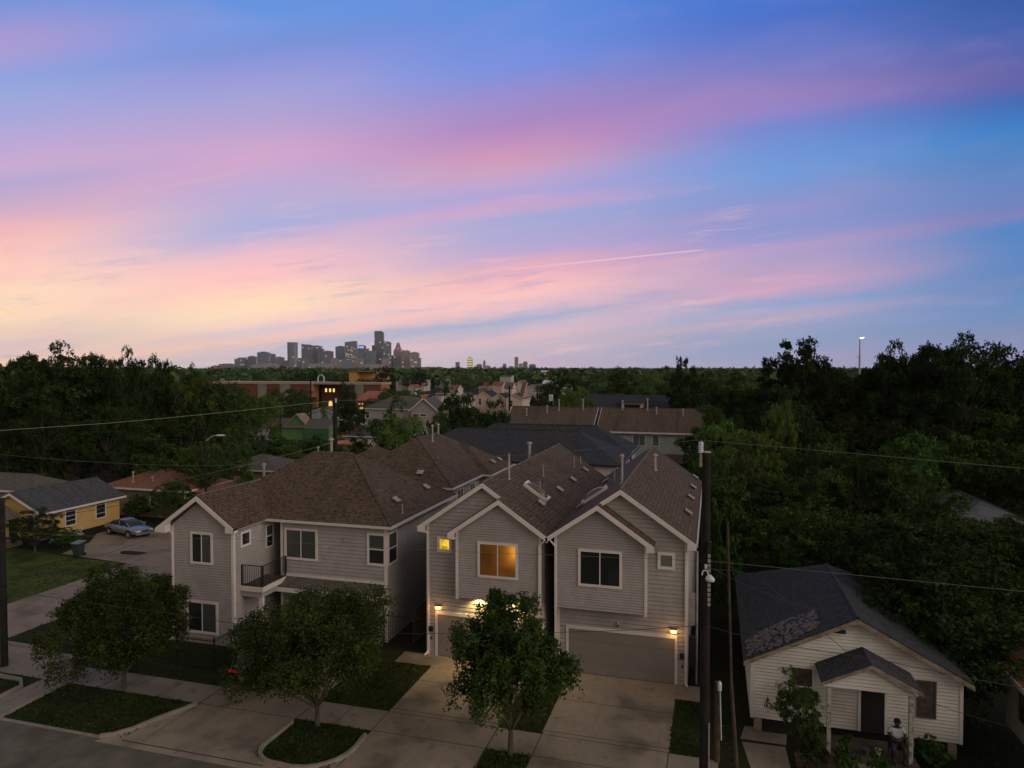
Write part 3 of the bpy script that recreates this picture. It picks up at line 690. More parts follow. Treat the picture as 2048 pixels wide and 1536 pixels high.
def trim(b):
    s = .70
    rake(b, (-28.62, 7.95-s*2.62), (-26, 7.95), 30.55, .25); rake(b, (-26, 7.95), (-23.72, 7.95-s*2.28), 30.55, .25)
    b.prism([(-23.72, 30.544, 6.12), (-24.2, 30.544, 6.12), (-24.2, 30.544, 6.6), (-23.72, 30.544, 6.33)], (0, .4, 0))
    b.prism([(-28.62, 30.544, 5.9), (-27.95, 30.544, 5.9), (-27.95, 30.544, 6.5), (-28.62, 30.544, 6.08)], (0, .4, 0))
    for x0_, x1_, y in ((-27.93, -27.8, 31.0), (-24.17, -24.02, 31.0), (-23.1, -22.98, 33.8), (-16.76, -16.62, 33.8)): b.box(x0_, x1_, y-.035, y, 0, 6.2)
    b.box(-24.05, -24.015, 31.0, 31.12, 0, 6.2); b.box(-16.65, -16.615, 33.8, 33.92, 0, 6.2)
    b.box(-23.0, -16.65, 33.70, 33.78, 3.12, 3.26)
part(h1, 'trim', M['white'], trim)
def gut(b):
    b.box(-23.9, -16.1, 33.30, 33.42, 6.2, 6.32); b.box(-16.22, -16.1, 33.42, 43.3, 6.2, 6.32); b.box(-23.86, -23.74, 30.9, 33.4, 6.24, 6.36)
part(h1, 'gutter', M['gutter'], gut)
downspout(h1, -27.85, 31.0, 6.2, -1)
def pent(b):
    slab(b, [(-23.0, 33.72, 3.14), (-16.7, 33.72, 3.14), (-16.7, 32.95, 2.72), (-23.0, 32.95, 2.72)], .1, M['shingle_d'])
    b.box(-23.0, -16.66, 32.90, 32.95, 2.50, 2.72, M['white']); b.prism([(-16.7, 32.95, 2.5), (-16.7, 33.78, 2.5), (-16.7, 33.78, 3.1), (-16.7, 32.95, 2.66)], (.05, 0, 0), M['white'])
part(h1, 'pent_roof', M['shingle_d'], pent)
boxpart(h1, 'garage_door', M['garage'], -20.6, -17.1, 33.74, 33.79, .02, 2.1)
part(h1, 'garage_frame', M['white'], lambda b: (b.box(-20.72, -20.6, 33.72, 33.79, 0, 2.1), b.box(-17.1, -16.98, 33.72, 33.79, 0, 2.1), b.box(-20.72, -16.98, 33.72, 33.79, 2.1, 2.24)))
# balcony
def bal(b):
    b.box(-24.0, -22.72, 31.55, 33.76, 3.02, 3.10, M['shingle_d'])
    b.box(-24.04, -22.70, 31.50, 31.55, 2.86, 3.12); b.box(-22.72, -22.66, 31.50, 33.78, 2.86, 3.12)
    b.box(-24.04, -22.78, 31.58, 31.66, 2.55, 2.86, M['siding']); b.box(-22.86, -22.78, 31.66, 33.78, 2.55, 2.86, M['siding'])
    b.box(-24.04, -22.86, 31.66, 33.78, 2.80, 2.86, M['siding'])
bo = part(h1, 'balcony', M['white'], bal)
def rail(b):
    z0_, z1_ = 3.18, 4.2
    b.box(-24.0, -22.72, 31.58, 31.62, z1_, z1_+.04); b.box(-22.76, -22.72, 31.58, 33.76, z1_, z1_+.04)
    b.box(-24.0, -22.72, 31.58, 31.61, z0_, z0_+.03); b.box(-22.75, -22.72, 31.58, 33.76, z0_, z0_+.03)
    b.box(-22.78, -22.70, 31.56, 31.64, 3.10, z1_+.06); b.box(-24.02, -23.96, 31.57, 31.63, 3.10, z1_); b.box(-22.77, -22.71, 33.68, 33.76, 3.10, z1_)
    for k in range(1, 11): b.box(-24.0+k*.116-.008, -24.0+k*.116+.008, 31.59, 31.61, z0_, z1_)
    for k in range(1, 18): b.box(-22.748, -22.732, 31.6+k*.12-.008, 31.6+k*.12+.008, z0_, z1_)
part(bo, 'railing', M['iron'], rail)
boxpart(h1, 'post', M['white'], -22.96, -22.76, 31.6, 31.8, 0, 2.56)
boxpart(h1, 'door', M['dark'], -24.0, -23.15, 35.84, 35.895, .1, 2.2)
C1 = [M['glass'], M['glass_c']]
window(h1, (-26.71, 30.98, 4.25), (1, 0), 1.42, 1.73, 'slide', .13, C1)
window(h1, (-27.0, 30.98, .55), (1, 0), 2.0, 1.75, 'slide', .13, C1)
window(h1, (-22.84, 33.78, 4.05), (1, 0), 2.08, 1.77, 'slide', .13, [M['glass_c'], M['glass_c']])
window(h1, (-17.76, 33.78, 4.10), (1, 0), 1.12, 1.76, 'sash', .13)
window(h1, (-16.63, 33.93, 4.08), (0, 1), 1.15, 1.76, 'sash', .10)
window(h1, (-24.03, 31.53, 5.12), (0, 1), .84, .84, 'fixed', .12)
window(h1, (-24.03, 33.7, 4.55), (0, 1), .72, 1.32, 'sash', .08)
boxpart(h1, 'wall_vent', M['siding'], -19.1, -18.85, 33.66, 33.79, 5.3, 5.48)
def on_plane(p0, n, px, py):
    d = ray(px, py); o_ = Vector((0, 0, CH)); n = Vector(n); t_ = (Vector(p0)-o_).dot(n)/d.dot(n); return o_+d*t_
nH = (.635, 0, 1)
for px, py in ((791, 1002), (851.5, 976)):
    p = on_plane((-16.2, 38, 6.34), nH, px, py); roof_vent(h1, p.x, p.y, p.z, .2, .16, nH)
p = on_plane((-16.2, 38, 6.34), nH, 805, 1026); vent_pipe(h1, p.x, p.y, p.z, .5, .035, False)
vent_pipe(h1, -22.9, 38.9, 9.0, 1.15, .09, True); vent_pipe(h1, -23.9, 39.0, 9.1, .5, .05, True)
vent_pipe(h1, -27.3, 38.2, 7.4, 1.1, .085, True)

# ------------------------------------------------------------------ brown-roofed hip house behind the balcony house
h2 = thing('hip_roofed_house', (-22, 48, 0), 'brown-shingled house with stepped hip roofs behind the balcony house', 'house')
def walls(b):
    lapwall(b, (-28, 45.8), (-17.7, 45.8), [(0, 0), (10.3, 0), (10.3, 6.2), (0, 6.2)], .2)
    lapwall(b, (-17.7, 45.8), (-17.7, 52.4), [(0, 0), (6.6, 0), (6.6, 6.2), (0, 6.2)], .2)
    lapwall(b, (-17.7, 52.4), (-17.0, 52.4), [(0, 0), (.7, 0), (.7, 6.2), (0, 6.2)], .2)
    lapwall(b, (-17.0, 52.4), (-17.0, 58.2), [(0, 0), (5.8, 0), (5.8, 6.2), (0, 6.2)], .2)
    lapwall(b, (-28, 58.2), (-28, 45.8), [(0, 0), (12.4, 0), (12.4, 6.2), (0, 6.2)], .2)
part(h2, 'wall', M['siding'], walls)
def roof(b):
    ra, rb = hip(b, -26.7, -17.3, 45.4, 59.0, 6.32, .625, axis='y')
    for e_, r_ in (((-17.3, 45.4), ra), ((-26.7, 45.4), ra)): ridgecap(b, (e_[0], e_[1], 6.33), r_, M['shingle'], .05)
    ridgecap(b, ra, rb, M['shingle_d'], .07)
part(h2, 'roof', M['shingle'], roof)
def roofb(b):
    ra, rb = hip(b, -26.0, -16.56, 52.0, 58.6, 6.30, .60); ridgecap(b, ra, rb, M['shingle_d'], .07)
part(h2, 'rear_roof', M['shingle'], roofb)
def roofc(b):
    ra, rb = hip(b, -29.5, -21.5, 46.2, 54.0, 6.28, .57); ridgecap(b, ra, rb, M['shingle_d'], .07)
part(h2, 'side_roof', M['shingle'], roofc)
part(h2, 'gutter', M['gutter'], lambda b: (b.box(-27, -17.2, 45.28, 45.4, 6.2, 6.31), b.box(-17.3, -17.18, 45.4, 52, 6.2, 6.31), b.box(-17.3, -16.5, 51.9, 52, 6.19, 6.30), b.box(-16.56, -16.44, 52, 58.6, 6.19, 6.30)))
window(h2, (-17.68, 47.2, 4.4), (0, 1), 1.4, 1.5, 'slide'); window(h2, (-17.68, 50.0, 4.4), (0, 1), 1.2, 1.5, 'slide')
nH2 = (.625, 0, 1)
for px, py in ((985, 925), (998, 920)):
    p = on_plane((-16.56, 55, 6.3), (.6, 0, 1), px, py); roof_vent(h2, p.x, p.y, p.z, .2, .16, (.6, 0, 1))
p = on_plane((-20, 45.4, 6.34), (0, -.625, 1), 841, 947); roof_vent(h2, p.x, p.y, p.z, .2, .16, (0, -.625, 1))
p = on_plane((-17.3, 50, 6.34), nH2, 865, 883); vent_pipe(h2, p.x, p.y, p.z, 1.2, .07, True)
vent_pipe(h2, -21.9, 54.2, 9.1, .8, .07, True)
# ------------------------------------------------------------------ black-roofed house
M['cream'] = nmat('cream_board_siding', (.50, .45, .42), (.56, .51, .47), 1, .6, 3, co='Pos')
h3 = thing('black_roofed_house', (-15, 60, 0), 'cream-walled house under two wide black hip roofs with several vent pipes', 'house')
def walls(b):
    lapwall(b, (-24, 60.4), (-7.9, 60.4), [(0, 0), (16.1, 0), (16.1, 6.2), (0, 6.2)], .3)
    lapwall(b, (-7.9, 60.4), (-7.9, 75.4), [(0, 0), (15, 0), (15, 6.2), (0, 6.2)], .3)
    lapwall(b, (-7.9, 75.4), (-24, 75.4), [(0, 0), (16.1, 0), (16.1, 6.2), (0, 6.2)], .3)
part(h3, 'wall', M['cream'], walls)
def r1(b):
    ra, rb = hip(b, -28.5, -7.5, 60, 68.8, 6.32, .555); ridgecap(b, ra, rb, M['shingle_b'], .09)
def r2(b):
    ra, rb = hip(b, -26.5, -7.6, 68.2, 75.9, 6.34, .6); ridgecap(b, ra, rb, M['shingle_b'], .09)
part(h3, 'front_roof', M['shingle_b'], r1); part(h3, 'rear_roof', M['shingle_b'], r2)
part(h3, 'gutter', M['iron'], lambda b: (b.box(-28.5, -7.4, 59.88, 60, 6.2, 6.32), b.box(-7.5, -7.38, 60, 75.9, 6.2, 6.32)))
for y in (61.6, 64.8, 70.2): window(h3, (-7.88, y, 4.4), (0, 1), 1.2, 1.5, 'sash', .1, None, M['iron'])
for x, y, h in ((-18.4, 63.2, 1.5), (-13.7, 62.6, 1.2), (-15.8, 70.6, .9), (-11.6, 62.4, .9), (-20.6, 70.6, 1.1), (-14.6, 61.8, .6)):
    zz = 6.32+(y-60)*.555 if y < 68 else 6.34+(y-68.2)*.6
    vent_pipe(h3, x, y, zz, h*.85, .05, True, M['wood_m'])

# ------------------------------------------------------------------ row of two townhouses with one long ridge
M['blsiding'] = nmat('pale_blue_grey_siding', (.34, .38, .36), (.38, .42, .40), 1, .6, 3, co='Pos')
def townhouse(x0, x1, lab, yr=96.6, dz=0):
    t = thing('townhouse', ((x0+x1)/2, 92, 0), lab, 'house'); z0 = 6.3+dz; zr = 9.12+dz; w = x1-x0; yf = 91.9
    def walls(b):
        lapwall(b, (x0+.3, yf), (x1-.3, yf), [(0, 0), (w-.6, 0), (w-.6, z0), (0, z0)], .2)
        hh = (zr-z0); yb = yr+(yr-yf)
        pl = [(0, 0), (yb-yf, 0), (yb-yf, z0), ((yb-yf)/2, zr-.15), (0, z0)]
        lapwall(b, (x1-.3, yf), (x1-.3, yb), pl, .2); lapwall(b, (x0+.3, yb), (x0+.3, yf), pl, .2)
    part(t, 'wall', M['blsiding'], walls)
    def roof(b):
        yb = 2*yr-91.4
        slab(b, [(x0, 91.4, z0+.05), (x1, 91.4, z0+.05), (x1, yr, zr), (x0, yr, zr)], .14)
        slab(b, [(x0, yb, z0+.05), (x1, yb, z0+.05), (x1, yr, zr), (x0, yr, zr)], .14)
        ridgecap(b, (x0, yr, zr), (x1, yr, zr), M['shingle_t'], .09)
    part(t, 'roof', M['shingle_t'], roof)
    def tr(b):
        b.box(x0, x1, 91.30, 91.4, z0-.16, z0+.04)
        for x in (x0-.04, x1): b.prism([(x, 91.4, z0-.1), (x, yr, zr-.12), (x, yr, zr+.08), (x, 91.4, z0+.09)], (.04, 0, 0))
        b.box(x1-.42, x1-.28, 91.86, 91.9, 0, z0)
    part(t, 'trim', M['white'], tr)
    return t, z0, zr
tA, _, _ = townhouse(-14.7, -1.0, 'pale blue-grey townhouse whose weathered brown ridge is the nearer to the forest')
tB, _, _ = townhouse(-27.6, -15.2, 'blue-grey townhouse with weathered brown roof, left of its twin and behind the black roofs')
def roofpt(px, py, y0=91.4, z0=6.35, yr=96.6, zr=9.12): return on_plane((0, y0, z0), (0, -(zr-z0)/(yr-y0), 1), px, py)
for px, py, h in ((1053, 831, .9), (1094, 825, .9), (1118, 822, 1.5), (1166, 820, 1.4)):
    p = roofpt(px, py); vent_pipe(tB, p.x, p.y, p.z, h, .09, True)
for px, py, h in ((1245, 820, 1.2), (1295, 821, 1.5), (1313, 828, .8), (1366, 832, .8)):
    p = roofpt(px, py); vent_pipe(tA, p.x, p.y, p.z, h, .09, True)
for x0_, w_, k in ((-10.0, 1.75, 'slide'), (-7.5, 1.0, 'fixed'), (-3.55, .85, 'sash')):
    window(tA, (x0_, 91.87, 4.45), (1, 0), w_, 1.55, k, .12, [glass('blue_glass', (.10, .13, .15), .15)])
window(tA, (-12.9, 91.87, 4.6), (1, 0), .9, 1.2, 'sash', .1)
def lean(b):
    slab(b, [(-6.0, 91.85, 3.55), (-1.2, 91.85, 3.55), (-1.2, 89.4, 2.7), (-6.0, 89.4, 2.7)], .12)
part(tA, 'porch_roof', M['shingle_t'], lean)

# ------------------------------------------------------------------ generic houses farther off
def simple_house(name, x0, x1, y0, y1, ze, sl, kind, wm, rm, lab, wins=(), fascia=None, over=.4, base=0, mk_trim=True, pitch=.25):
    """kind: hip_x hip_y gable_x(ridge along x) gable_y(ridge along y)"""
    t = thing(name, ((x0+x1)/2, (y0+y1)/2, 0), lab, 'house'); W, Dp = x1-x0, y1-y0; fm = fascia or M['white']
    a0, a1, c0, c1 = x0-over, x1+over, y0-over, y1+over
    half = Dp/2 if kind == 'gable_x' else W/2; pk = ze+half*sl
    def walls(b):
        r_ = [(0, base), (W, base), (W, ze), (0, ze)]; s_ = [(0, base), (Dp, base), (Dp, ze), (0, ze)]
        gf = [(0, base), (W, base), (W, ze), (W/2, pk-.05), (0, ze)]; gs = [(0, base), (Dp, base), (Dp, ze), (Dp/2, pk-.05), (0, ze)]
        f = gf if kind == 'gable_y' else r_; s2 = gs if kind == 'gable_x' else s_
        lapwall(b, (x0, y0), (x1, y0), f, pitch); lapwall(b, (x1, y0), (x1, y1), s2, pitch)
        lapwall(b, (x1, y1), (x0, y1), f, pitch); lapwall(b, (x0, y1), (x0, y0), s2, pitch)
    part(t, 'wall', wm, walls)
    zl = ze-over*sl if kind.startswith('gable') else ze
    def roof(b):
        if kind.startswith('hip'):
            ra, rb = hip(b, a0, a1, c0, c1, ze+.05, sl, axis=kind[-1]); ridgecap(b, ra, rb, rm, .07)
        elif kind == 'gable_x':
            ym = (y0+y1)/2
            for c in (c0, c1): slab(b, [(a0, c, zl+.06), (a1, c, zl+.06), (a1, ym, pk+.06), (a0, ym, pk+.06)], .12)
            ridgecap(b, (a0, ym, pk+.05), (a1, ym, pk+.05), rm, .07)
        else:
            xm = (x0+x1)/2
            for a in (a0, a1): slab(b, [(a, c0, zl+.06), (a, c1, zl+.06), (xm, c1, pk+.06), (xm, c0, pk+.06)], .12)
            ridgecap(b, (xm, c0, pk+.05), (xm, c1, pk+.05), rm, .07)
    part(t, 'roof', rm, roof)
    def tr(b):
        if kind.startswith('hip'):
            b.box(a0, a1+.03, c0-.03, c0, ze-.12, ze+.06); b.box(a1, a1+.03, c0, c1, ze-.12, ze+.06)
        elif kind == 'gable_y':
            rake(b, (a0, zl+.02), ((x0+x1)/2, pk+.02), c0-.05, .2); rake(b, ((x0+x1)/2, pk+.02), (a1, zl+.02), c0-.05, .2)
            b.box(a1, a1+.04, c0, c1, zl-.12, zl+.05)
        else:
            b.box(a0, a1, c0-.04, c0, zl-.14, zl+.05)
            ym = (y0+y1)/2
            for (p_, q_) in (((c0, zl), (ym, pk)), ((c1, zl), (ym, pk))):
                b.prism([(a1, p_[0], p_[1]-.14), (a1, q_[0], q_[1]-.14), (a1, q_[0], q_[1]+.06), (a1, p_[0], p_[1]+.06)], (.04, 0, 0))
        for x in (x0, x1-.1): b.box(x, x+.1, y0-.045, y0-.023, base, ze-.1)
    if mk_trim: part(t, 'trim', fm, tr)
    for face, s, z, w, h, k in wins:
        if face == 'f': window(t, (x0+s, y0-.022, z), (1, 0), w, h, k, .1)
        else: window(t, (x1+.022, y0+s, z), (0, 1), w, h, k, .1)
    return t
M['yellow'] = nmat('yellow_siding', (.50, .33, .12), (.56, .37, .145), .7, .6, 4, co='Pos')
yh = simple_house('yellow_house', -59.4, -53.4, 44.8, 52.7, 2.80, .46, 'gable_y', M['yellow'], M['shingle_g'],
    'bright yellow single-storey house with grey roof, beside the parked silver car', base=.35, pitch=.16,
    wins=(('s', 2.1, 1.0, 1.15, 1.75, 'quad'), ('s', 5.2, 1.0, 1.15, 1.75, 'quad'), ('f', 4.4, .9, .9, 1.6, 'sash')))
def porch(b):
    slab(b, [(-59.0, 42.0, 2.45), (-59.0, 44.3, 2.45), (-57.0, 44.3, 3.3), (-57.0, 42.0, 3.3)], .1); slab(b, [(-55.0, 42.0, 2.45), (-55.0, 44.3, 2.45), (-57.0, 44.3, 3.3), (-57.0, 42.0, 3.3)], .1)
part(yh, 'porch_roof', M['shingle_d'], porch)
part(yh, 'porch_trim', M['white'], lambda b: (rake(b, (-59.0, 2.42), (-57.0, 3.27), 41.95, .16), rake(b, (-57.0, 3.27), (-55.0, 2.42), 41.95, .16), b.box(-55.2, -55.08, 42.1, 42.22, .3, 2.4), b.box(-58.9, -58.78, 42.1, 42.22, .3, 2.4)))
boxpart(yh, 'porch_floor', M['walkc'], -58.9, -55.0, 42.0, 44.4, 0, .35); boxpart(yh, 'door', M['dark'], -56.9, -56.0, 44.73, 44.77, .4, 2.3)
# back-step with enclosed corner, lattice skirt
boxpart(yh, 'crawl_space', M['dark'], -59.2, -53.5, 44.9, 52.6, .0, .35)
def lattice(b):
    p0 = Vector((-53.3, 45.3, .02)); d = Vector((0, 1, 0)); w, h = 3.4, .55; n = 18
    for i in range(-4, n+1):
        for s in (1, -1):
            s0 = i*w/n; t0 = max(0, -s0)/h if s > 0 else 0
            a = p0+d*(s0 if s > 0 else s0+h)+Vector((.01*s, 0, 0)); c = p0+d*((s0+h) if s > 0 else s0)+Vector((.01*s, 0, h))
            if a.y < 45.3-.01 or c.y < 45.3-.01 or a.y > 48.75 or c.y > 48.75: continue
            b.tube(a, c, .02, .02, 4)
    b.box(-53.32, -53.28, 45.3, 48.75, 0, .04); b.box(-53.32, -53.28, 45.3, 48.75, .54, .58)
part(yh, 'lattice', M['white'], lattice)
M['tan'] = nmat('tan_wall', (.26, .19, .13), (.20, .15, .10), 1, .8, 4, co='Pos')
M['orange_f'] = mat('orange_fascia', (.5, .16, .05), .6)
rr = simple_house('red_roofed_bungalow', -58.5, -48.8, 56.0, 62.0, 2.8, .38, 'hip_x', M['tan'], M['shingle_r'], 'low tan bungalow with reddish-brown hip roof behind the yellow house', fascia=M['white'], wins=(('f', 5.5, 1.0, .8, 1.1, 'sash'),))
vent_pipe(rr, -55.6, 56.6, 3.3, .9, .07, True); vent_pipe(rr, -53.6, 57.0, 3.4, .3, .06, True)
simple_house('low_bungalow', -47.8, -43.5, 57.0, 62.5, 2.7, .3, 'hip_x', M['tan'], M['shingle_r'], 'tiny tan outbuilding with reddish roof directly behind the street lamp', fascia=M['orange_f'])
simple_house('dark_roofed_bungalow', -75, -63, 52, 56.5, 2.7, .45, 'hip_x', M['tan'], M['shingle_d'], 'dark-roofed bungalow at the left edge, under the tall trees')
simple_house('dark_roofed_bungalow', -56.5, -48.9, 70.3, 77, 2.7, .36, 'hip_x', M['tan'], M['shingle_d'], 'bungalow with low dark hip roof and pale eaves behind the balcony house', fascia=M['white'])
sc = simple_house('tan_garage', -44.5, -38.8, 92, 96, 2.7, .22, 'gable_x', M['tan'], M['shingle_d'], 'tan garage with an orange roof edge behind the hip-roofed house', fascia=M['orange_f'], mk_trim=True)
def long_strip(b): b.box(-59.2, -55.5, 99.8, 104, .0, 2.4, M['tan']); b.box(-59.4, -55.3, 99.6, 104.2, 2.4, 2.55, M['orange_f'])
st = thing('carport', (-57, 101, 0), 'low carport with a bright orange roof edge among the bushes', 'carport')
part(st, 'wall', M['tan'], lambda b: b.box(-59.2, -55.5, 99.8, 104, 0, 2.4)); boxpart(st, 'roof', M['orange_f'], -59.4, -55.3, 99.6, 104.2, 2.4, 2.58)
# helper: build from picture columns at a chosen plane
def xat(px, y): d = ray(px, 768); return y*d.x/d.y
M['green'] = nmat('green_siding', (.09, .20, .07), (.12, .25, .08), 1, .6, 3, co='Pos'); M['teal'] = mat('teal_wall', (.045, .13, .075), .6)
yG = 124
gh = simple_house('green_house', xat(515, yG), xat(655, yG), yG, yG+7, 2.8, .36, 'gable_x', M['green'], M['shingle_d'], 'bright green house with a brown roof and small green front gable', fascia=M['oldwood'])
def ggab(b):
    xa, xb = xat(563, yG-1.6), xat(594, yG-1.6); xm = (xa+xb)/2
    lapwall(b, (xa, yG+1), (xb, yG+1), [(0, 3.2), (xb-xa, 3.2), ((xb-xa)/2, 5.1)], .2)
part(gh, 'gable', M['green'], ggab)
def ggr(b):
    xa, xb = xat(560, yG-1.6)-.2, xat(597, yG-1.6)+.2; xm = (xa+xb)/2
    slab(b, [(xa, yG+.6, 3.1), (xa, yG+4, 3.1), (xm, yG+4, 5.3), (xm, yG+.6, 5.3)], .15); slab(b, [(xb, yG+.6, 3.1), (xb, yG+4, 3.1), (xm, yG+4, 5.3), (xm, yG+.6, 5.3)], .15)
part(gh, 'gable_roof', M['oldwood'], ggr)
boxpart(gh, 'side_wall', M['teal'], xat(606, yG-1), xat(654, yG-1), yG-.6, yG-.3, .3, 2.6)
yS = 126
sh = simple_house('garden_shed', xat(518, yS), xat(553, yS), yS-3, yS, 2.0, .7, 'gable_x', nmat('shed_grey', (.36, .36, .38), (.42, .42, .44), 1, .6, co='Pos'), M['shingle_d'], 'small pale grey garden shed in front of the dark trees', over=.15)
sh['category'] = 'shed'
boxpart(sh, 'door', M['dark'], xat(553, yS)+.03, xat(553, yS)+.06, yS-2, yS-1.2, 0, 1.8)
yB = 158
simple_house('grey_gabled_cottage', xat(622, yB), xat(668, yB), yB, yB+12, 3.2, .42, 'gable_y', M['blsiding'], M['shingle_d'], 'grey cottage with a wide front gable behind the green house')
simple_house('brown_roofed_cottage', xat(652, 128), xat(694, 128), 128, 134, 2.6, .32, 'gable_x', nmat('rust_wall', (.22, .10, .06), (.26, .12, .07), 1, .7, co='Pos'), M['shingle_d'], 'rust-coloured cottage just right of the green house')
M['bluew'] = nmat('blue_grey_wall', (.24, .27, .33), (.28, .31, .37), 1, .6, 3, co='Pos')
yQ = 110
bg = simple_house('blue_grey_bungalow', xat(690, yQ), xat(800, yQ), yQ, yQ+9, 2.7, .40, 'hip_x', M['bluew'], M['shingle_g'], 'blue-grey bungalow with white-trimmed garage doors behind the hip-roofed house')
for a, c in ((712, 728), (735, 762)): boxpart(bg, 'garage_door', M['white'], xat(a, yQ), xat(c, yQ), yQ-.06, yQ-.025, 0, 2.2)
yT = 134
M['taupe2'] = nmat('pale_taupe_siding', (.33, .29, .29), (.36, .32, .32), 1, .6, 3, co='Pos')
g2 = simple_house('two_storey_house', xat(730, yT), xat(850, yT), yT, yT+9, 6.0, .52, 'hip_x', M['taupe2'], M['shingle_d'], 'pale taupe two-storey house with grey roof and a steep front gable, beyond the hip-roofed house', wins=())
xg0, xg1 = xat(822, yT-2), xat(875, yT-2)
def g2w(b): lapwall(b, (xg0, yT-2), (xg1, yT-2), [(0, 0), (xg1-xg0, 0), (xg1-xg0, 6.2), ((xg1-xg0)/2, 8.4), (0, 6.2)], .25); lapwall(b, (xg1, yT-2), (xg1, yT+4), [(0, 0), (6, 0), (6, 6.2), (0, 6.2)], .25); lapwall(b, (xg0, yT), (xg0, yT-2), [(0, 0), (2, 0), (2, 6.2), (0, 6.2)], .25)
part(g2, 'gable_wing', M['taupe2'], g2w)
def g2r(b):
    xm = (xg0+xg1)/2
    for s, x in ((-1, xg0-.4), (1, xg1+.4)): slab(b, [(x, yT-2.4, 5.9), (x, yT+4, 5.9), (xm, yT+4, 8.55), (xm, yT-2.4, 8.55)], .15)
part(g2, 'gable_roof', M['shingle_d'], g2r)
part(g2, 'gable_trim', M['white'], lambda b: (rake(b, (xg0-.4, 5.9), ((xg0+xg1)/2, 8.55), yT-2.46, .28), rake(b, ((xg0+xg1)/2, 8.55), (xg1+.4, 5.9), yT-2.46, .28), b.box(xg1-.15, xg1+.03, yT-2.05, yT-2.02, 0, 6)))
window(g2, (xat(730.5, yT), yT-.03, 3.9), (1, 0), 1.1, 1.6, 'sash', .14); window(g2, (xat(824, yT-2), yT-2.03, 4.7), (1, 0), 1.6, .6, 'fixed', .12); window(g2, (xat(839, yT-2), yT-2.03, 4.7), (1, 0), 1.6, .6, 'fixed', .12)
# cream townhouses in the middle distance
M['cream2'] = nmat('peach_cream_wall', (.62, .47, .38), (.66, .50, .41), 1, .6, co='Pos')
yC = 196
labs = ['cream gabled house with dark roof, rightmost of the cream row and behind the dark pole', 'cream gabled house in the middle of the cream row beyond the trees', 'dark-roofed cream house, leftmost of the cream row and half behind the tree']
for k, (a, c, dy) in enumerate(((1012, 1044, 0), (985, 1010, 5), (950, 984, 10))):
    y = yC+dy; h = simple_house('cream_house', xat(a, y), xat(c, y), y, y+9, 5.6, .62, 'gable_y', M['cream2'], M['shingle_b'] if k else M['shingle_d'], labs[k], over=.3, wins=(('f', 1.2, 3.2, .9, 2.0, 'sash'),))
tan2 = nmat('pink_brick', (.40, .22, .16), (.45, .25, .18), 2, .8, co='Pos')
simple_house('brick_gabled_house', xat(1043, 200), xat(1049, 200), 198, 206, 6.2, 1.0, 'gable_x', tan2, M['shingle_d'], 'narrow pink-brick house with a steep gable at the right end of the cream row', over=.2)
simple_house('sage_gabled_house', xat(1050, 290), xat(1076, 290), 290, 302, 5.6, .6, 'gable_y', M['blsiding'], M['shingle_d'], 'sage-green gabled house above the brick house, backed by dark trees')
simple_house('dark_roofed_house', xat(1076, 296), xat(1098, 296), 292, 300, 5.4, .55, 'gable_x', M['tan'], M['shingle_d'], 'dark roof adjoining the sage gabled house, partly behind trees')
simple_house('pale_far_house', xat(1068, 560), xat(1092, 560), 560, 575, 9.5, .35, 'gable_x', M['cream2'], M['white'], 'long pale roof far off below the midtown towers')
simple_house('pale_far_house', xat(1085, 440), xat(1110, 440), 440, 452, 4.5, .3, 'gable_x', M['cream'], M['white'], 'small pale house nearer than the long pale roof, among the tree tops')
simple_house('salmon_far_house', xat(1034, 330), xat(1044, 330), 330, 340, 7.2, .9, 'gable_y', M['cream2'], M['shingle_r'], 'small salmon gable peeping out left of the sage gabled house')
simple_house('white_far_house', xat(1205, 190), xat(1240, 190), 190, 199, 5.2, .5, 'gable_x', M['cream'], M['shingle_d'], 'white house half hidden by trees behind the bright green tree')
simple_house('white_far_house', xat(792, 400), xat(848, 400), 400, 410, 6.9, .3, 'hip_x', M['cream'], M['shingle_b'], 'long white house with dark roof right of the round dark tree', wins=tuple(('f', 2+2.6*k, 3.8, 1.4, 1.8, 'sash') for k in range(5)))
simple_house('white_far_house', xat(815, 330), xat(830, 330), 330, 338, 4.2, .8, 'gable_y', M['cream'], M['shingle_r'], 'small white gabled house in front of the long white house')
simple_house('red_roofed_far_house', xat(834, 240), xat(848, 240), 240, 247, 2.6, .5, 'hip_x', M['tan'], mat('terracotta_roof', (.45, .14, .07), .8), 'little terracotta hip roof among the trees left of the white shed roof')
simple_house('white_far_house', xat(868, 230), xat(883, 230), 230, 236, 4.6, .1, 'hip_x', M['cream'], M['shingle_g'], 'flat white building beside two small street lights')
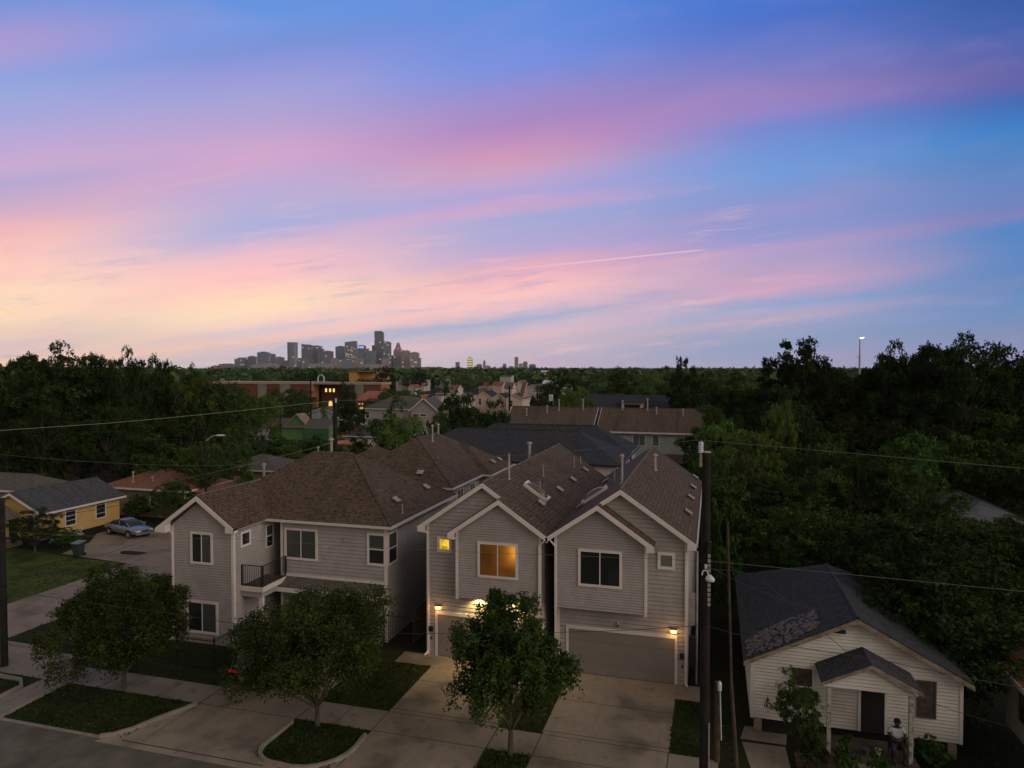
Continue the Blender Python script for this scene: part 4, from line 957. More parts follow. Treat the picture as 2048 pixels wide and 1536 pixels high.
# black roof with pale dormer behind the townhouses
yD = 122
dh = simple_house('dormer_house', xat(1160, yD), xat(1388, yD), yD, yD+15, 6.4, .43, 'gable_x', M['cream'], M['shingle_b'], 'wide black hip roof with a pale dormer behind the brown townhouses')
xd0, xd1 = xat(1243, yD+2), xat(1286, yD+2)
boxpart(dh, 'dormer', M['cream2'], xd0, xd1, yD+2, yD+6, 6.6, 8.55); 
part(dh, 'dormer_roof', M['shingle_b'], lambda b: slab(b, [(xd0-.3, yD+1.6, 8.6), (xd1+.3, yD+1.6, 8.6), (xd1+.3, yD+6.8, 9.25), (xd0-.3, yD+6.8, 9.25)], .12))
boxpart(dh, 'dormer_window', M['glass'], xd0+.5, xd1-.5, yD+1.96, yD+2, 7.5, 8.2)
for px0, px1, y, ze, sl, kd, wm, rm, lab in (
    (872, 892, 262, 4.2, .5, 'hip_x', 'tan', 'shingle_d', 'brown hip roof among trees just above the flat white building'),
    (898, 914, 300, 4.6, .5, 'gable_x', 'cream', 'shingle_r', 'cream house with reddish roof among trees right of the small street lamps'),
    (918, 936, 240, 4.4, .6, 'gable_y', 'cream', 'shingle_d', 'cream gable peeping out left of the cream row'),
    (958, 976, 330, 5.0, .5, 'hip_x', 'tan', 'shingle_r', 'terracotta-brown roof behind the cream row, leftmost of three'),
    (984, 1004, 345, 5.2, .5, 'gable_x', 'cream2', 'shingle_r', 'peach house with brown roof behind the cream row, middle of three'),
    (1008, 1024, 320, 5.0, .6, 'gable_x', 'cream2', 'shingle_d', 'peach house behind the cream row, nearest the dark utility pole'),
    (1118, 1140, 360, 4.5, .4, 'gable_x', 'cream', 'shingle_g', 'pale house low among trees right of the small pale far house'),
    (1000, 1022, 520, 7.5, .3, 'gable_x', 'cream', 'shingle_g', 'pale far house straight below the tallest midtown tower'),
    (870, 894, 480, 7.0, .35, 'gable_x', 'cream', 'shingle_b', 'far white house with black roof right of the long white house'),
    (440, 458, 300, 8.2, .5, 'gable_y', 'cream2', 'shingle_r', 'small pinkish gabled house beyond the left end of the school roof')):
    simple_house('far_house', xat(px0, y), xat(px1, y), y, y+8, ze, sl, kd, M[wm], M[rm], lab, over=.3)
# ------------------------------------------------------------------ school
M['rbrick'] = brick('dark_red_brick', (.135, .042, .03), (.17, .055, .038), (.12, .06, .045)); M['obrick'] = brick('orange_and_lit_brick', (.34, .13, .08), (.38, .15, .09), (.28, .13, .09))
M['gpanel'] = nmat('grey_panel', (.20, .19, .16), (.24, .23, .19), .4, .7, co='Pos'); M['tile'] = nmat('clay_tile', (.30, .10, .06), (.36, .12, .07), 2, .8, co='Pos')
M['litw'] = mat('lit_yellow_window', (.5, .4, .1), .5, emit=(1, .82, .22), es=1.0)
M['lito'] = mat('lit_arch', (.5, .3, .1), .5, emit=(1, .6, .2), es=1.0)
sch = thing('school_building', (xat(650, 214), 214, 0), 'long flat-roofed red brick school with three lit windows and an arched lit door', 'school')
x_ = lambda p, y=210: xat(p, y)
def sw(b):
    b.box(x_(428), x_(622), 210, 214.4, 0, 9.0); b.box(x_(636, 216), x_(684, 216), 216, 222, 0, 9.0); b.box(x_(684), x_(758), 211, 217.3, 0, 9.0)
part(sch, 'wall', M['rbrick'], sw)
boxpart(sch, 'side_wall', M['obrick'], x_(622), x_(622)+.3, 210, 214.4, 0, 9.0); boxpart(sch, 'side_wall', M['obrick'], x_(758), x_(758)+.3, 211, 217.3, 0, 9.0)  # brighter brick puts the light on these right-facing sides into the colour
boxpart(sch, 'recess_shade', M['black'], x_(622)+.35, x_(636, 216), 215.8, 216.1, 0, 9)  # black slab stands in for the shade inside the recess
part(sch, 'parapet', nmat('pale_parapet', (.34, .27, .23), (.38, .30, .26), .5, .7, co='Pos'), lambda b: (b.box(x_(428)-.3, x_(622)+.6, 209.7, 222, 9.0, 9.7), b.box(x_(622)+.6, x_(758)+.6, 211-.3, 218, 9.0, 9.7)))
for a_, c_, y_ in ((516, 533, 210), (560, 580, 210), (708, 724, 211)): boxpart(sch, 'grey_panel', M['gpanel'], x_(a_), x_(c_), y_-.2, y_, 2, 9)
for p in (650.5, 658.5, 666): boxpart(sch, 'window', M['litw'], xat(p, 216), xat(p+3.4, 216), 215.9, 216, 6.2, 7.4)
def arch(b):
    xa, xb = xat(657.5, 216), xat(664.5, 216); xm = (xa+xb)/2; r_ = (xb-xa)/2
    b.prism([(xa, 215.9, .3), (xb, 215.9, .3)]+[(xm+r_*math.cos(a_), 215.9, 2.4+r_*math.sin(a_)) for a_ in [k*math.pi/8 for k in range(9)]], (0, .1, 0))
part(sch, 'arched_door', M['lito'], arch)
an = thing('school_annex', (x_(730, 200), 200, 0), 'low orange-brick annex with sloping clay tile roof in front of the school', 'building')
part(an, 'wall', M['obrick'], lambda b: b.box(xat(712, 196), xat(744, 196), 196, 204, 0, 4.6))
part(an, 'roof', M['tile'], lambda b: slab(b, [(xat(711, 195), 195, 4.7), (xat(747, 195), 195, 4.7), (xat(747, 195), 203, 7.2), (xat(711, 195), 203, 7.2)], .3))
boxpart(an, 'window', M['lito'], xat(718, 196), xat(726, 196), 195.9, 196, 1, 3.6)
M['orl'] = nmat('warm_lit_stucco', (.52, .25, .08), (.56, .28, .09), .3, .7, co='Pos')  # orange holds the warm light falling on the building
ob = thing('orange_building', (xat(720, 300), 300, 0), 'building tinted a warm-lit orange beyond the school, left of the round dark tree', 'building')
part(ob, 'wall', M['orl'], lambda b: (b.box(xat(698, 300), xat(713, 300), 300, 320, 0, 12.6), b.box(xat(713, 300), xat(744, 300), 304, 320, 0, 12.2)))
boxpart(ob, 'roof', M['tile'], xat(697, 300), xat(746, 300), 299.6, 321, 12.6, 12.9)
def gab(b):
    xa, xb = xat(635.8, 208), xat(647.5, 208); xm = (xa+xb)/2
    for p, q in (((xa, 11.5), (xm, 12.5)), ((xb, 11.5), (xm, 12.5)), ((xa, 9.7), (xa+.01, 11.5)), ((xb-.01, 9.7), (xb, 11.5))): b.prism([(p[0]-.16, 208, p[1]), (p[0]+.16, 208, p[1]), (q[0]+.16, 208, q[1]), (q[0]-.16, 208, q[1])], (0, .3, 0))
part(sch, 'roof_frame', M['white'], gab)

# ------------------------------------------------------------------ old white house, right foreground
wh = thing('white_cottage', (5.3, 30, 0), 'old white clapboard cottage with patched grey roof, a porch and a seated person', 'house')
X0, X1, YF, YB, ZE, ZB = 1.57, 9.06, 29.5, 40.5, 3.12, .6
XM = 5.4; ZA = 5.06
def walls(b):
    w = X1-X0
    lapwall(b, (X0, YF), (X1, YF), [(0, ZB), (w, ZB), (w, ZE), (XM-X0, ZA-.04), (0, ZE)], .135, .018)
    lapwall(b, (X0, YB), (X0, YF), [(0, ZB), (YB-YF, ZB), (YB-YF, ZE), (0, ZE)], .135, .018)
    lapwall(b, (X1, YF), (X1, YB), [(0, ZB), (YB-YF, ZB), (YB-YF, ZE), (0, ZE)], .135, .018)
part(wh, 'wall', M['wsiding'], walls)
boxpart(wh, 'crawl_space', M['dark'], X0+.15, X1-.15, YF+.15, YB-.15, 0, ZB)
for x in (1.7, 3.4, 7.2, 8.6): boxpart(wh, 'foundation_pier', M['oldwood'], x, x+.3, YF+.02, YF+.3, 0, ZB)
def roof(b):
    s = (ZA-ZE)/(XM-X0); e = .3; yr = 36.8; yb = 41.2
    zl = ZE-e*s+.07; A0, A1 = Vector((XM, YF-.3, ZA+.07)), Vector((XM, yr, ZA+.07)); xl, xr = X0-e, X1+e
    sr = (ZA-ZE)/(X1-XM); zr = ZE-e*sr+.07
    slab(b, [(xl, YF-.3, zl), (xl, yb, zl), A1, A0], .1); slab(b, [(xr, YF-.3, zr), (xr, yb, zr), A1, A0], .1); slab(b, [(xl, yb, zl), (xr, yb, zr), A1], .1)
    ridgecap(b, A0, A1, M['shingle_c'], .06)
part(wh, 'roof', M['shingle_c'], roof)
def patch(b):
    rnd = random.Random(4); s = (ZA-ZE)/(XM-X0)
    e1 = Vector((0, 1, 0)); 
    for i in range(620):
        u = rnd.random(); x = 1.45+u*2.7; yy = 29.3+rnd.random()**1.1*(1.7+.5*math.sin(u*3)) + max(0, (x-2.9))*.35
        z = ZE+(x-X0)*s+.085+rnd.random()*.02; w = rnd.uniform(.03, .07); l = rnd.uniform(.05, .12)
        b.obox((x, yy, z), Vector((w, 0, w*s)), Vector((rnd.uniform(-.02, .02), l, 0)), (0, 0, .006), [M['ps1'], M['ps2'], M['ps3']][rnd.randrange(3)])
M['ps1'] = mat('bare_wood_shake', (.17, .13, .10), .9); M['ps2'] = mat('torn_felt', (.04, .04, .045), .9); M['ps3'] = mat('grey_shake', (.12, .12, .13), .9)
part(wh, 'roof_patch', M['ps1'], patch)
def trim(b):
    s = (ZA-ZE)/(XM-X0); sr = (ZA-ZE)/(X1-XM)
    rake(b, (X0-.3, ZE-.3*s), (XM, ZA), YF-.35, .17, .04); rake(b, (XM, ZA), (X1+.3, ZE-.3*sr), YF-.35, .17, .04)
part(wh, 'fascia', M['oldwood'], trim)
part(wh, 'corner_board', M['wsiding'], lambda b: (b.box(X0-.02, X0+.1, YF-.035, YF-.018, ZB, ZE), b.box(X1-.1, X1+.02, YF-.035, YF-.018, ZB, ZE)))
boxpart(wh, 'gable_vent', M['black'], 4.65, 5.04, YF-.04, YF-.015, 4.35, 4.5)
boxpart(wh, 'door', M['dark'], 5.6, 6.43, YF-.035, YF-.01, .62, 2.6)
part(wh, 'door_frame', M['wsiding'], lambda b: (b.box(5.5, 5.6, YF-.05, YF-.018, .62, 2.7), b.box(6.43, 6.53, YF-.05, YF-.018, .62, 2.7)))
M['curt'] = nmat('old_curtain', (.10, .085, .07), (.05, .045, .04), 6, .9, co='Pos'); M['wtrim'] = mat('brown_window_trim', (.09, .055, .04), .7)
window(wh, (7.52, YF-.02, 1.45), (1, 0), .66, 1.42, 'sash', .06, [M['curt'], M['curt']], M['wtrim'])
window(wh, (3.05, YF-.02, 1.3), (1, 0), .86, 1.6, 'sash', .06, [M['curt'], M['curt']], M['wsiding'])
# porch
def proof(b):
    z0_, za = 3.10, 3.92; y0_, y1_ = 27.75, YF-.02
    slab(b, [(3.95, y0_, z0_), (3.95, y1_, z0_), (5.62, y1_, za), (5.62, y0_, za)], .08); slab(b, [(7.3, y0_, z0_), (7.3, y1_, z0_), (5.62, y1_, za), (5.62, y0_, za)], .08)
part(wh, 'porch_roof', M['shingle_b'], proof)
part(wh, 'porch_gable', M['wsiding'], lambda b: (lapwall(b, (4.05, 27.98), (7.2, 27.98), [(0, 2.84), (3.15, 2.84), (3.15, 3.04), (1.57, 3.78), (0, 3.04)], .135, .018), b.box(7.15, 7.2, 27.98, 29.4, 2.84, 3.05), b.box(4.05, 4.1, 27.98, 29.4, 2.84, 3.05)))
part(wh, 'porch_fascia', M['oldwood'], lambda b: (rake(b, (3.95, 3.08), (5.62, 3.9), 27.70, .12, .05), rake(b, (5.62, 3.9), (7.3, 3.08), 27.70, .12, .05)))
M['peel'] = nmat('peeling_white_paint', (.42, .41, .38), (.16, .15, .13), 5, .8, 6, sharp=(.45, .62), co='Pos')
boxpart(wh, 'porch_post', M['peel'], 4.18, 4.32, 28.0, 28.14, .35, 2.84); boxpart(wh, 'porch_post', M['peel'], 6.92, 7.06, 28.0, 28.14, .35, 2.84)
boxpart(wh, 'porch_floor', nmat('porch_boards', (.06, .055, .045), (.09, .08, .065), 2, .9, co='Pos'), 4.0, 7.25, 27.85, YF-.03, .0, .35)
boxpart(wh, 'porch_step', M['walkc'], 5.2, 6.2, 27.5, 27.85, 0, .18)
# small house at the right edge of the picture
eh = thing('edge_cottage', (14, 31, 0), 'pale green cottage cut off by the right edge of the picture', 'house')
M['pgreen'] = nmat('pale_green_wall', (.30, .33, .27), (.35, .38, .31), 1, .7, co='Pos')
part(eh, 'wall', M['pgreen'], lambda b: (lapwall(b, (11.45, 32.2), (11.45, 24.5), [(0, .4), (7.7, .4), (7.7, 2.85), (0, 2.85)], .15), lapwall(b, (11.45, 24.5), (18, 24.5), [(0, .4), (6.5, .4), (6.5, 2.85), (3.25, 4.4), (0, 2.85)], .15)))
part(eh, 'roof', M['shingle_r'], lambda b: (slab(b, [(11.1, 24.2, 2.86), (11.1, 32.6, 2.86), (14.7, 32.6, 4.5), (14.7, 24.2, 4.5)], .1), slab(b, [(18.3, 24.2, 2.86), (18.3, 32.6, 2.86), (14.7, 32.6, 4.5), (14.7, 24.2, 4.5)], .1)))
boxpart(eh, 'fascia', M['pgreen'], 11.04, 11.1, 24.2, 32.6, 2.68, 2.86); window(eh, (11.42, 30.9, 1.2), (0, -1), .9, 1.3, 'sash', .07, None, M['wtrim'])
# roof seen through the forest
fr_ = simple_house('outbuilding', 17.6, 22.6, 59.5, 70, 3.1, .4, 'hip_y', M['tan'], nmat('tin_roof', (.13, .14, .15), (.07, .075, .08), .8, .5, co='Pos'), 'pale metal roof glimpsed through a gap in the dark forest', mk_trim=False)
# ------------------------------------------------------------------ trees
def leafmesh(name, cen, nrm, size, asp, m, rng):
    """cen (N,3): one folded leaf-clump quad each, random turn"""
    N = len(cen)
    a = rng.normal(size=(N, 3)); a -= (a*nrm).sum(1, keepdims=True)*nrm; a /= np.linalg.norm(a, axis=1, keepdims=True)+1e-9
    b = np.cross(nrm, a); s = size*(rng.uniform(.6, 1.35, (N, 1)))
    v = np.stack([cen-a*s, cen-b*s*asp, cen+a*s, cen+b*s*asp], 1)
    v[:, 1] += nrm*s*.25; v[:, 3] += nrm*s*.25
    v = v.reshape(-1, 3)
    me = bpy.data.meshes.new(name); me.vertices.add(4*N); me.loops.add(4*N); me.polygons.add(N)
    me.vertices.foreach_set('co', v.ravel()); me.loops.foreach_set('vertex_index', np.arange(4*N))
    me.polygons.foreach_set('loop_start', np.arange(N)*4); me.polygons.foreach_set('loop_total', np.full(N, 4))
    me.materials.append(m); me.update(); return me
def tree_proto(name, seed, m, crown=(0.2, 1.0), rad=.45, lobes=22, lobe_r=.30, clumps=13, leaves=20, ls=.018, droop=0, trunk=.022, out=.25, flat=1.0, label='tree', cat='tree', R1=.5):
    """unit-height tree at the origin: trunk + limbs mesh, crown mesh of leaf clumps"""
    rng = np.random.default_rng(seed); z0, z1 = crown; zc = (z0+z1)/2; hz = (z1-z0)/2
    L = []
    for i in range(lobes):
        for _ in range(30):
            u = rng.uniform(-.75, 1); th = rng.uniform(0, 2*math.pi); k = math.sqrt(1-u*u)
            rr_ = rng.uniform(.45, 1-lobe_r*.6)+ (rng.uniform(0, out) if rng.random() < .3 else 0)
            p = np.array([k*math.cos(th)*rad*rr_, k*math.sin(th)*rad*rr_, zc+u*hz*rr_*flat])
            if all(np.linalg.norm((p-q)/np.array([rad, rad, hz])) > .33 for q in L): break
        L.append(p)
    L.append(np.array([0, 0, zc+hz*.25]))
    cs, ns = [], []
    for p in L:
        lr = lobe_r*rng.uniform(.7, 1.2)
        for c in range(clumps):
            d = rng.normal(size=3); d /= np.linalg.norm(d); d[2] = abs(d[2])*.9+d[2]*.1 if rng.random() < .7 else d[2]
            cc_ = p+d*lr*np.array([rad, rad, hz*.8])*rng.uniform(.55, 1.0)
            q = rng.normal(size=(leaves, 3)); r3 = rng.uniform(.25, 1, (leaves, 1))
            q = q/np.linalg.norm(q, axis=1, keepdims=True)*r3*lr*.42*np.array([rad, rad, hz*.7])
            pts = cc_+q
            if droop: pts[:, 2] -= droop*rng.random(leaves)**2*.12
            n_ = q*0+d*.6+rng.normal(size=(leaves, 3))*.6+np.array([0, 0, .35]); n_ /= np.linalg.norm(n_, axis=1, keepdims=True)
            cs.append(pts); ns.append(n_)
    cen = np.concatenate(cs); nr = np.concatenate(ns)
    kx = R1/np.percentile(np.hypot(cen[:, 0], cen[:, 1]), 97); kz = 1/np.percentile(cen[:, 2], 99.7)
    cen *= np.array([kx, kx, kz]); L = [q_*np.array([kx, kx, kz]) for q_ in L]
    cen[:, 2] = np.maximum(cen[:, 2], .02)
    me = leafmesh(name+'_crown', cen, nr, ls, .55, m, rng)
    b = MB(); top = zc+hz*.1
    pts = [Vector((0, 0, -.01))]; 
    for k in range(1, 6): pts.append(Vector((rng.normal()*.006*k, rng.normal()*.006*k, top*k/5)))
    for k in range(5): b.tube(pts[k], pts[k+1], trunk*(1-.13*k)*(1.25 if k == 0 else 1), trunk*(1-.13*(k+1)), 8, cap=False)
    for p in L:
        st_ = pts[1+int(rng.integers(0, 4))] if p[2] > z0+.15 else pts[1]
        if st_.z > p[2]: st_ = pts[1]
        mid = (st_+Vector(p))/2+Vector((0, 0, .03)); b.tube(st_, mid, trunk*.42, trunk*.26, 5, cap=False); b.tube(mid, Vector(p), trunk*.26, trunk*.08, 5, cap=False)
        for _ in range(2):
            e = Vector(p)+Vector(rng.normal(size=3))*lobe_r*rad*.55; b.tube(mid*.4+Vector(p)*.6, e, trunk*.10, trunk*.04, 4, cap=False)
    t = thing(name, (0, 0, 0), label, cat); tr_ = b.build('trunk', M['bark'], t)
    c = bpy.data.objects.new('crown', me); COL.objects.link(c); c.parent = t
    return t
PR = {}; USED = set()
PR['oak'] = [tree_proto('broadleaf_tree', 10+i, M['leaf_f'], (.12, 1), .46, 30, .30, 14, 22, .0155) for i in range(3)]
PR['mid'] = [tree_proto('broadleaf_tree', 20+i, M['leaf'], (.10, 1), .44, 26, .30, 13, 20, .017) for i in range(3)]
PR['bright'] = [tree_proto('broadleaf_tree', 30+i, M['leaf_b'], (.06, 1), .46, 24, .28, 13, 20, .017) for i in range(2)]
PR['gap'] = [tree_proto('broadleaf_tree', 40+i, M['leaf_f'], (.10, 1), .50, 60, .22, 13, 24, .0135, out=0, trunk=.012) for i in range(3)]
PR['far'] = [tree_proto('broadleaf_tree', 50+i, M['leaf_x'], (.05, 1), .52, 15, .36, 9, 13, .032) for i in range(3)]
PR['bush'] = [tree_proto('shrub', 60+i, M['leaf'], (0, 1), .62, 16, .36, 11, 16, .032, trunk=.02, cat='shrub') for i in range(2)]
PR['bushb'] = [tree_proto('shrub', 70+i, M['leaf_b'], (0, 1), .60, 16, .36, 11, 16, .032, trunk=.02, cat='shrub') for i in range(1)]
rt = random.Random(7)
def plant(kind, x, y, H, W, lab, group=None, cat='tree', zb=0):
    """W = crown width; picks a prototype, uses it the first time and copies after that"""
    ps = PR[kind]; p = ps[rt.randrange(len(ps))]
    if p.name in USED: o = copy_tree(p)
    else: USED.add(p.name); o = p
    base = 1.0
    o.location = (x, y, zb); o.rotation_euler = (0, 0, rt.uniform(0, 6.28)); s = W/base; o.scale = (s, s, H)
    o['label'] = lab; o['category'] = cat
    if group: o['group'] = group
    elif 'group' in o: del o['group']
    return o
TREES = []
def T(kind, px, D, top, wpx, lab, group=None, cat='tree', base=None):
    """stand a tree on the ground at forward distance D in column px, its top at picture row top"""
    H = CH-(top-735)/FP*D; p = atD(px, 735, D)
    if H < .5: H = .5
    TREES.append((px, D, top, wpx))
    return plant(kind, p.x, p.y, H, wpx/FP*D, lab, group, cat)
GR = 'dark trees massed behind and beside the white cottage'; LR = 'dark broadleaf tree in the dense wood right of the townhouses'
GL = 'dark trees massed behind the yellow house'; LL = 'dark broadleaf tree in the dense wood behind the yellow house'
# right wood
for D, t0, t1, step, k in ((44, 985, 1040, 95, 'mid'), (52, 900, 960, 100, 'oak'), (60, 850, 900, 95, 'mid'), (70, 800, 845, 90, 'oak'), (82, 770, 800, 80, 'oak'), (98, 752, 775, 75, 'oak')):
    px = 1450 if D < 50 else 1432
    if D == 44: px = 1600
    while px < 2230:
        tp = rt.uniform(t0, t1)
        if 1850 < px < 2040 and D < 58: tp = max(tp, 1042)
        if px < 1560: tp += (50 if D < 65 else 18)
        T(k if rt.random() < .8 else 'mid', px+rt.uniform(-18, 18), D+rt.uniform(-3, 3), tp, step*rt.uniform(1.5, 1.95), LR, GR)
        px += step
T('gap', 1600, 92, 683, 165, 'tall ragged open-crowned tree alone against the sky left of the light mast')
T('gap', 1786, 84, 688, 130, 'tall dark tree against the sky just right of the tall light mast')
T('gap', 1858, 82, 692, 110, 'tree with a notched top between the mast tree and the tallest crown')
T('gap', 1925, 78, 674, 165, 'tallest crown on the right skyline, with spiky shoots at its right')
T('oak', 2025, 80, 690, 190, 'bushy tree touching the right edge of the picture at the skyline')
T('oak', 1700, 96, 742, 120, 'lower tree below the tall light mast'); T('oak', 1822, 86, 700, 200, 'broad dark crown below the two mast-side trees')
T('oak', 1950, 84, 690, 200, 'broad dark crown below the tallest crown'); T('oak', 1625, 88, 712, 180, 'solid lower crown under the ragged open tree')
for i, (px, D, tp, w) in enumerate(((1445, 62, 845, 95), (1505, 58, 862, 105), (1470, 52, 910, 110), (1560, 66, 805, 80), (1436, 80, 812, 70))):
    T('bright' if i in (0, 1, 3) else 'mid', px, D, tp, w, ('pale green vine-covered tree', 'mid-green tree', 'leafy mid-green tree', 'bright green sapling poking above the wood', 'small green tree')[i]+(' at the left end of the right-hand wood', ' second in the row beside the pole top', ' just right of the black pole top', ' left of the ragged tree', ' touching the townhouse gable')[i])
# left wood
for D, t0, t1, step in ((80, 800, 850, 70), (92, 745, 790, 66), (105, 728, 750, 62)):
    px = -60
    while px < 430:
        tp = rt.uniform(t0, t1)+max(0, (px-330))*.3
        T('oak' if rt.random() < .75 else 'mid', px+rt.uniform(-14, 14), D+rt.uniform(-3, 3), tp, step*rt.uniform(1.5, 1.9), LL, GL)
        px += step
T('gap', 120, 90, 690, 170, 'tall tree with sky showing through its rounded top, upper left'); T('gap', 60, 96, 712, 130, 'lower rounded crown at the upper left corner of the wood')
T('gap', 190, 92, 712, 90, 'crown on the right shoulder of the tall upper-left tree'); T('gap', 252, 88, 699, 85, 'tree with a wispy open tuft at its top, second skyline peak from the left')
T('oak', 285, 92, 716, 110, 'dense rounded crown just right of the wispy tufted tree'); T('oak', 150, 90, 735, 230, 'wide dark crown beneath the tall upper-left tree')
T('gap', 330, 110, 724, 50, 'small knobbly tree top between the wood and the downtown towers'); T('gap', 385, 120, 730, 45, 'lone leafy sprig on the skyline left of the downtown towers')
T('bright', 395, 92, 752, 110, 'mid-green tree at the right end of the left-hand wood'); T('mid', 455, 100, 772, 120, 'olive tree above the street lamp'); T('mid', 488, 104, 795, 80, 'bushy tree left of the green house')
T('bright', 540, 112, 790, 50, 'slim yellow-green tree beside the school wall'); T('mid', 462, 78, 850, 90, 'low dark tree right behind the street lamp')
T('mid', 400, 70, 880, 120, 'dark tree left of the street lamp'); T('mid', 330, 74, 870, 120, 'dark tree above the red-roofed bungalow')
# middle distance, one by one
for kind, px, D, tp, w, lab in (
    ('mid', 790, 72, 796, 112, 'leafy tree in front of the taupe two-storey house'), ('bright', 802, 70, 832, 105, 'leafy lower tree before the two-storey house, just above the brown hip roof'),
    ('oak', 905, 92, 775, 72, 'dark tree right of the taupe two-storey house'), ('oak', 940, 84, 790, 80, 'dark tree between the two-storey house and the townhouses'),
    ('oak', 985, 86, 800, 70, 'dark tree touching the left end of the townhouse roof'), ('mid', 880, 82, 812, 55, 'small tree below the two-storey house gable'), ('mid', 1010, 88, 822, 40, 'shrubby tree at the corner of the townhouse roof'),
    ('oak', 693, 150, 765, 46, 'dark upright tree covering the right half of the school'), ('oak', 700, 125, 800, 66, 'round dark tree left of the two-storey house'),
    ('oak', 771, 260, 733, 46, 'big round dark tree below the tallest tower'), ('oak', 742, 225, 790, 40, 'dark tree behind the two-storey house roof'), ('mid', 770, 215, 785, 50, 'green tree behind the two-storey house ridge'),
    ('mid', 575, 190, 776, 60, 'green tree before the school wall, leftmost of the pair'), ('mid', 606, 188, 778, 60, 'green tree before the school wall, right of the pair'), ('bright', 648, 170, 800, 16, 'small bright conical tree by the lit arched door'),
    ('oak', 1085, 150, 772, 50, 'dark tree behind the utility pole with the white insulator'), ('oak', 1120, 175, 742, 74, 'large dark tree above the bright green tree'), ('bright', 1150, 112, 774, 84, 'bright green tree behind the townhouse ridge'),
    ('mid', 1195, 140, 770, 50, 'green tree right of the bright green tree'), ('mid', 1243, 165, 737, 90, 'broad green crown on the skyline above the dormer'), ('bright', 1300, 160, 748, 60, 'yellow-green crown above the dormer house ridge'),
    ('mid', 1345, 150, 735, 90, 'dark green crown left of the sprigged tree'), ('gap', 1368, 120, 717, 62, 'tree with loose sprigs standing up against the sky'), ('mid', 1410, 118, 745, 100, 'dense green tree above the townhouse corner'),
    ('mid', 1470, 130, 742, 80, 'green tree on the skyline left of the ragged open tree'), ('oak', 1395, 104, 790, 60, 'dark tree behind the end of the townhouse roof'), ('mid', 1290, 135, 770, 80, 'dark green tree behind the dormer'),
    ('mid', 1225, 138, 785, 40, 'shaded tree in front of the half-hidden white house'), ('mid', 1345, 132, 775, 90, 'wide shaded tree behind the black dormer-house ridge'),
    ('oak', 600, 300, 741, 30, 'small dark tree below the tall slab tower'), ('oak', 628, 280, 738, 24, 'loose dark tree behind the white roof frame'), ('oak', 840, 420, 741, 40, 'dark tree left of the brown midtown block')):
    T(kind, px, D, tp, w, lab)
plant('oak', -52.0, 43.0, 3.3, 3.8, 'dark bush growing up in front of the yellow house corner', cat='shrub'); plant('mid', -51.0, 44.6, 1.7, 2.4, 'smaller bush beside the dark bush at the yellow house corner', cat='shrub')
# bushes
for i, (px, D, tp, w) in enumerate(((1460, 40, 1075, 70), (1520, 46, 1040, 120), (1600, 50, 1030, 130), (1690, 48, 1050, 140), (1740, 42, 1120, 130), (1790, 40, 1150, 130), (1850, 41, 1160, 140), (1900, 38, 1210, 130), (1960, 40, 1190, 150), (2020, 38, 1200, 150), (1890, 45, 1110, 160), (1990, 46, 1100, 170), (1960, 35, 1300, 90), (1780, 46, 1080, 150), (1470, 48, 1000, 90))):
    T('bush', px, D, tp, w, 'dark undergrowth shrub crowding the back and right side of the white cottage', 'undergrowth round the white cottage', 'shrub')
for x, y, H, W, l in ((9.6, 33.6, 6.4, 7.2, 'dark tree overhanging the middle of the cottage roof right slope'), (9.8, 37.6, 7.6, 9.5, 'dark tree leaning over the rear of the cottage roof right slope'), (9.9, 32.6, 4.0, 3.0, 'dark small tree hanging over the right eave of the cottage'), (8.0, 42.6, 6.5, 7.0, 'dark tree crowding the back end of the cottage roof')):
    plant('oak', x, y, H, W, l)
for i, (px, D, tp, w, l) in enumerate(((450, 150, 772, 60, 'leftmost green tree hiding the foot of the school'), (490, 158, 776, 56, 'second green tree along the foot of the school'), (528, 150, 780, 60, 'third green tree along the foot of the school'), (548, 172, 776, 40, 'tree before the first grey panel of the school'), (740, 165, 797, 50, 'green tree hiding the foot of the tiled annex'), (786, 190, 776, 60, 'green tree at the right corner of the school'), (820, 200, 778, 50, 'green tree right of the school corner'), (470, 190, 766, 60, 'tree top touching the left end of the school roof'), (590, 165, 800, 60, 'low green tree under the school wall'))):
    T('mid', px, D, tp, w, l)
for kind, px, D, tp, w, lab in (
 ('bush', 128, 57, 1062, 44, 'low green bush against the yellow wall'),
    ('mid', 330, 66, 962, 78, 'dark leafy bush in front of the red-roofed bungalow'), ('bush', 372, 62, 975, 50, 'smaller bush right of the dark leafy bush'), ('bush', 270, 68, 990, 60, 'low hedge between yellow house and bungalow'),
    ('bushb', 494, 68, 925, 44, 'bright green bush beyond the balcony house roof'), ('bushb', 110, 78, 912, 50, 'pale tangled shrub above the yellow house roof'), ('bush', 30, 80, 925, 90, 'dark shrub behind the bungalow at the left edge'),
    ('bush', 545, 98, 873, 110, 'shrubbery below the garden shed'), ('bush', 620, 100, 880, 90, 'shrubbery below the green house'), ('bush', 630, 112, 866, 60, 'bushes growing against the green house wall'), ('bush', 665, 92, 893, 80, 'shrubs behind the balcony house ridge'), ('bushb', 580, 92, 880, 50, 'lighter shrub among the shrubbery near the shed'),
    ('bush', 500, 92, 890, 80, 'dark shrub left of the shed'), ('bush', 715, 112, 868, 50, 'dark shrub left of the blue-grey bungalow'), ('bush', 855, 74, 845, 60, 'shrub below the two-storey house, behind brown ridge'),
    ('bush', 1400, 60, 905, 44, 'shrub filling the gap behind the black pole'), ('bush', 1385, 66, 915, 40, 'shrub at the foot of the townhouse'), ('bush', 1432, 45, 1000, 40, 'shrub beside the black pole shaft')):
    T(kind, px, D, tp, w, lab, cat='shrub' if 'bush' in kind else 'tree')
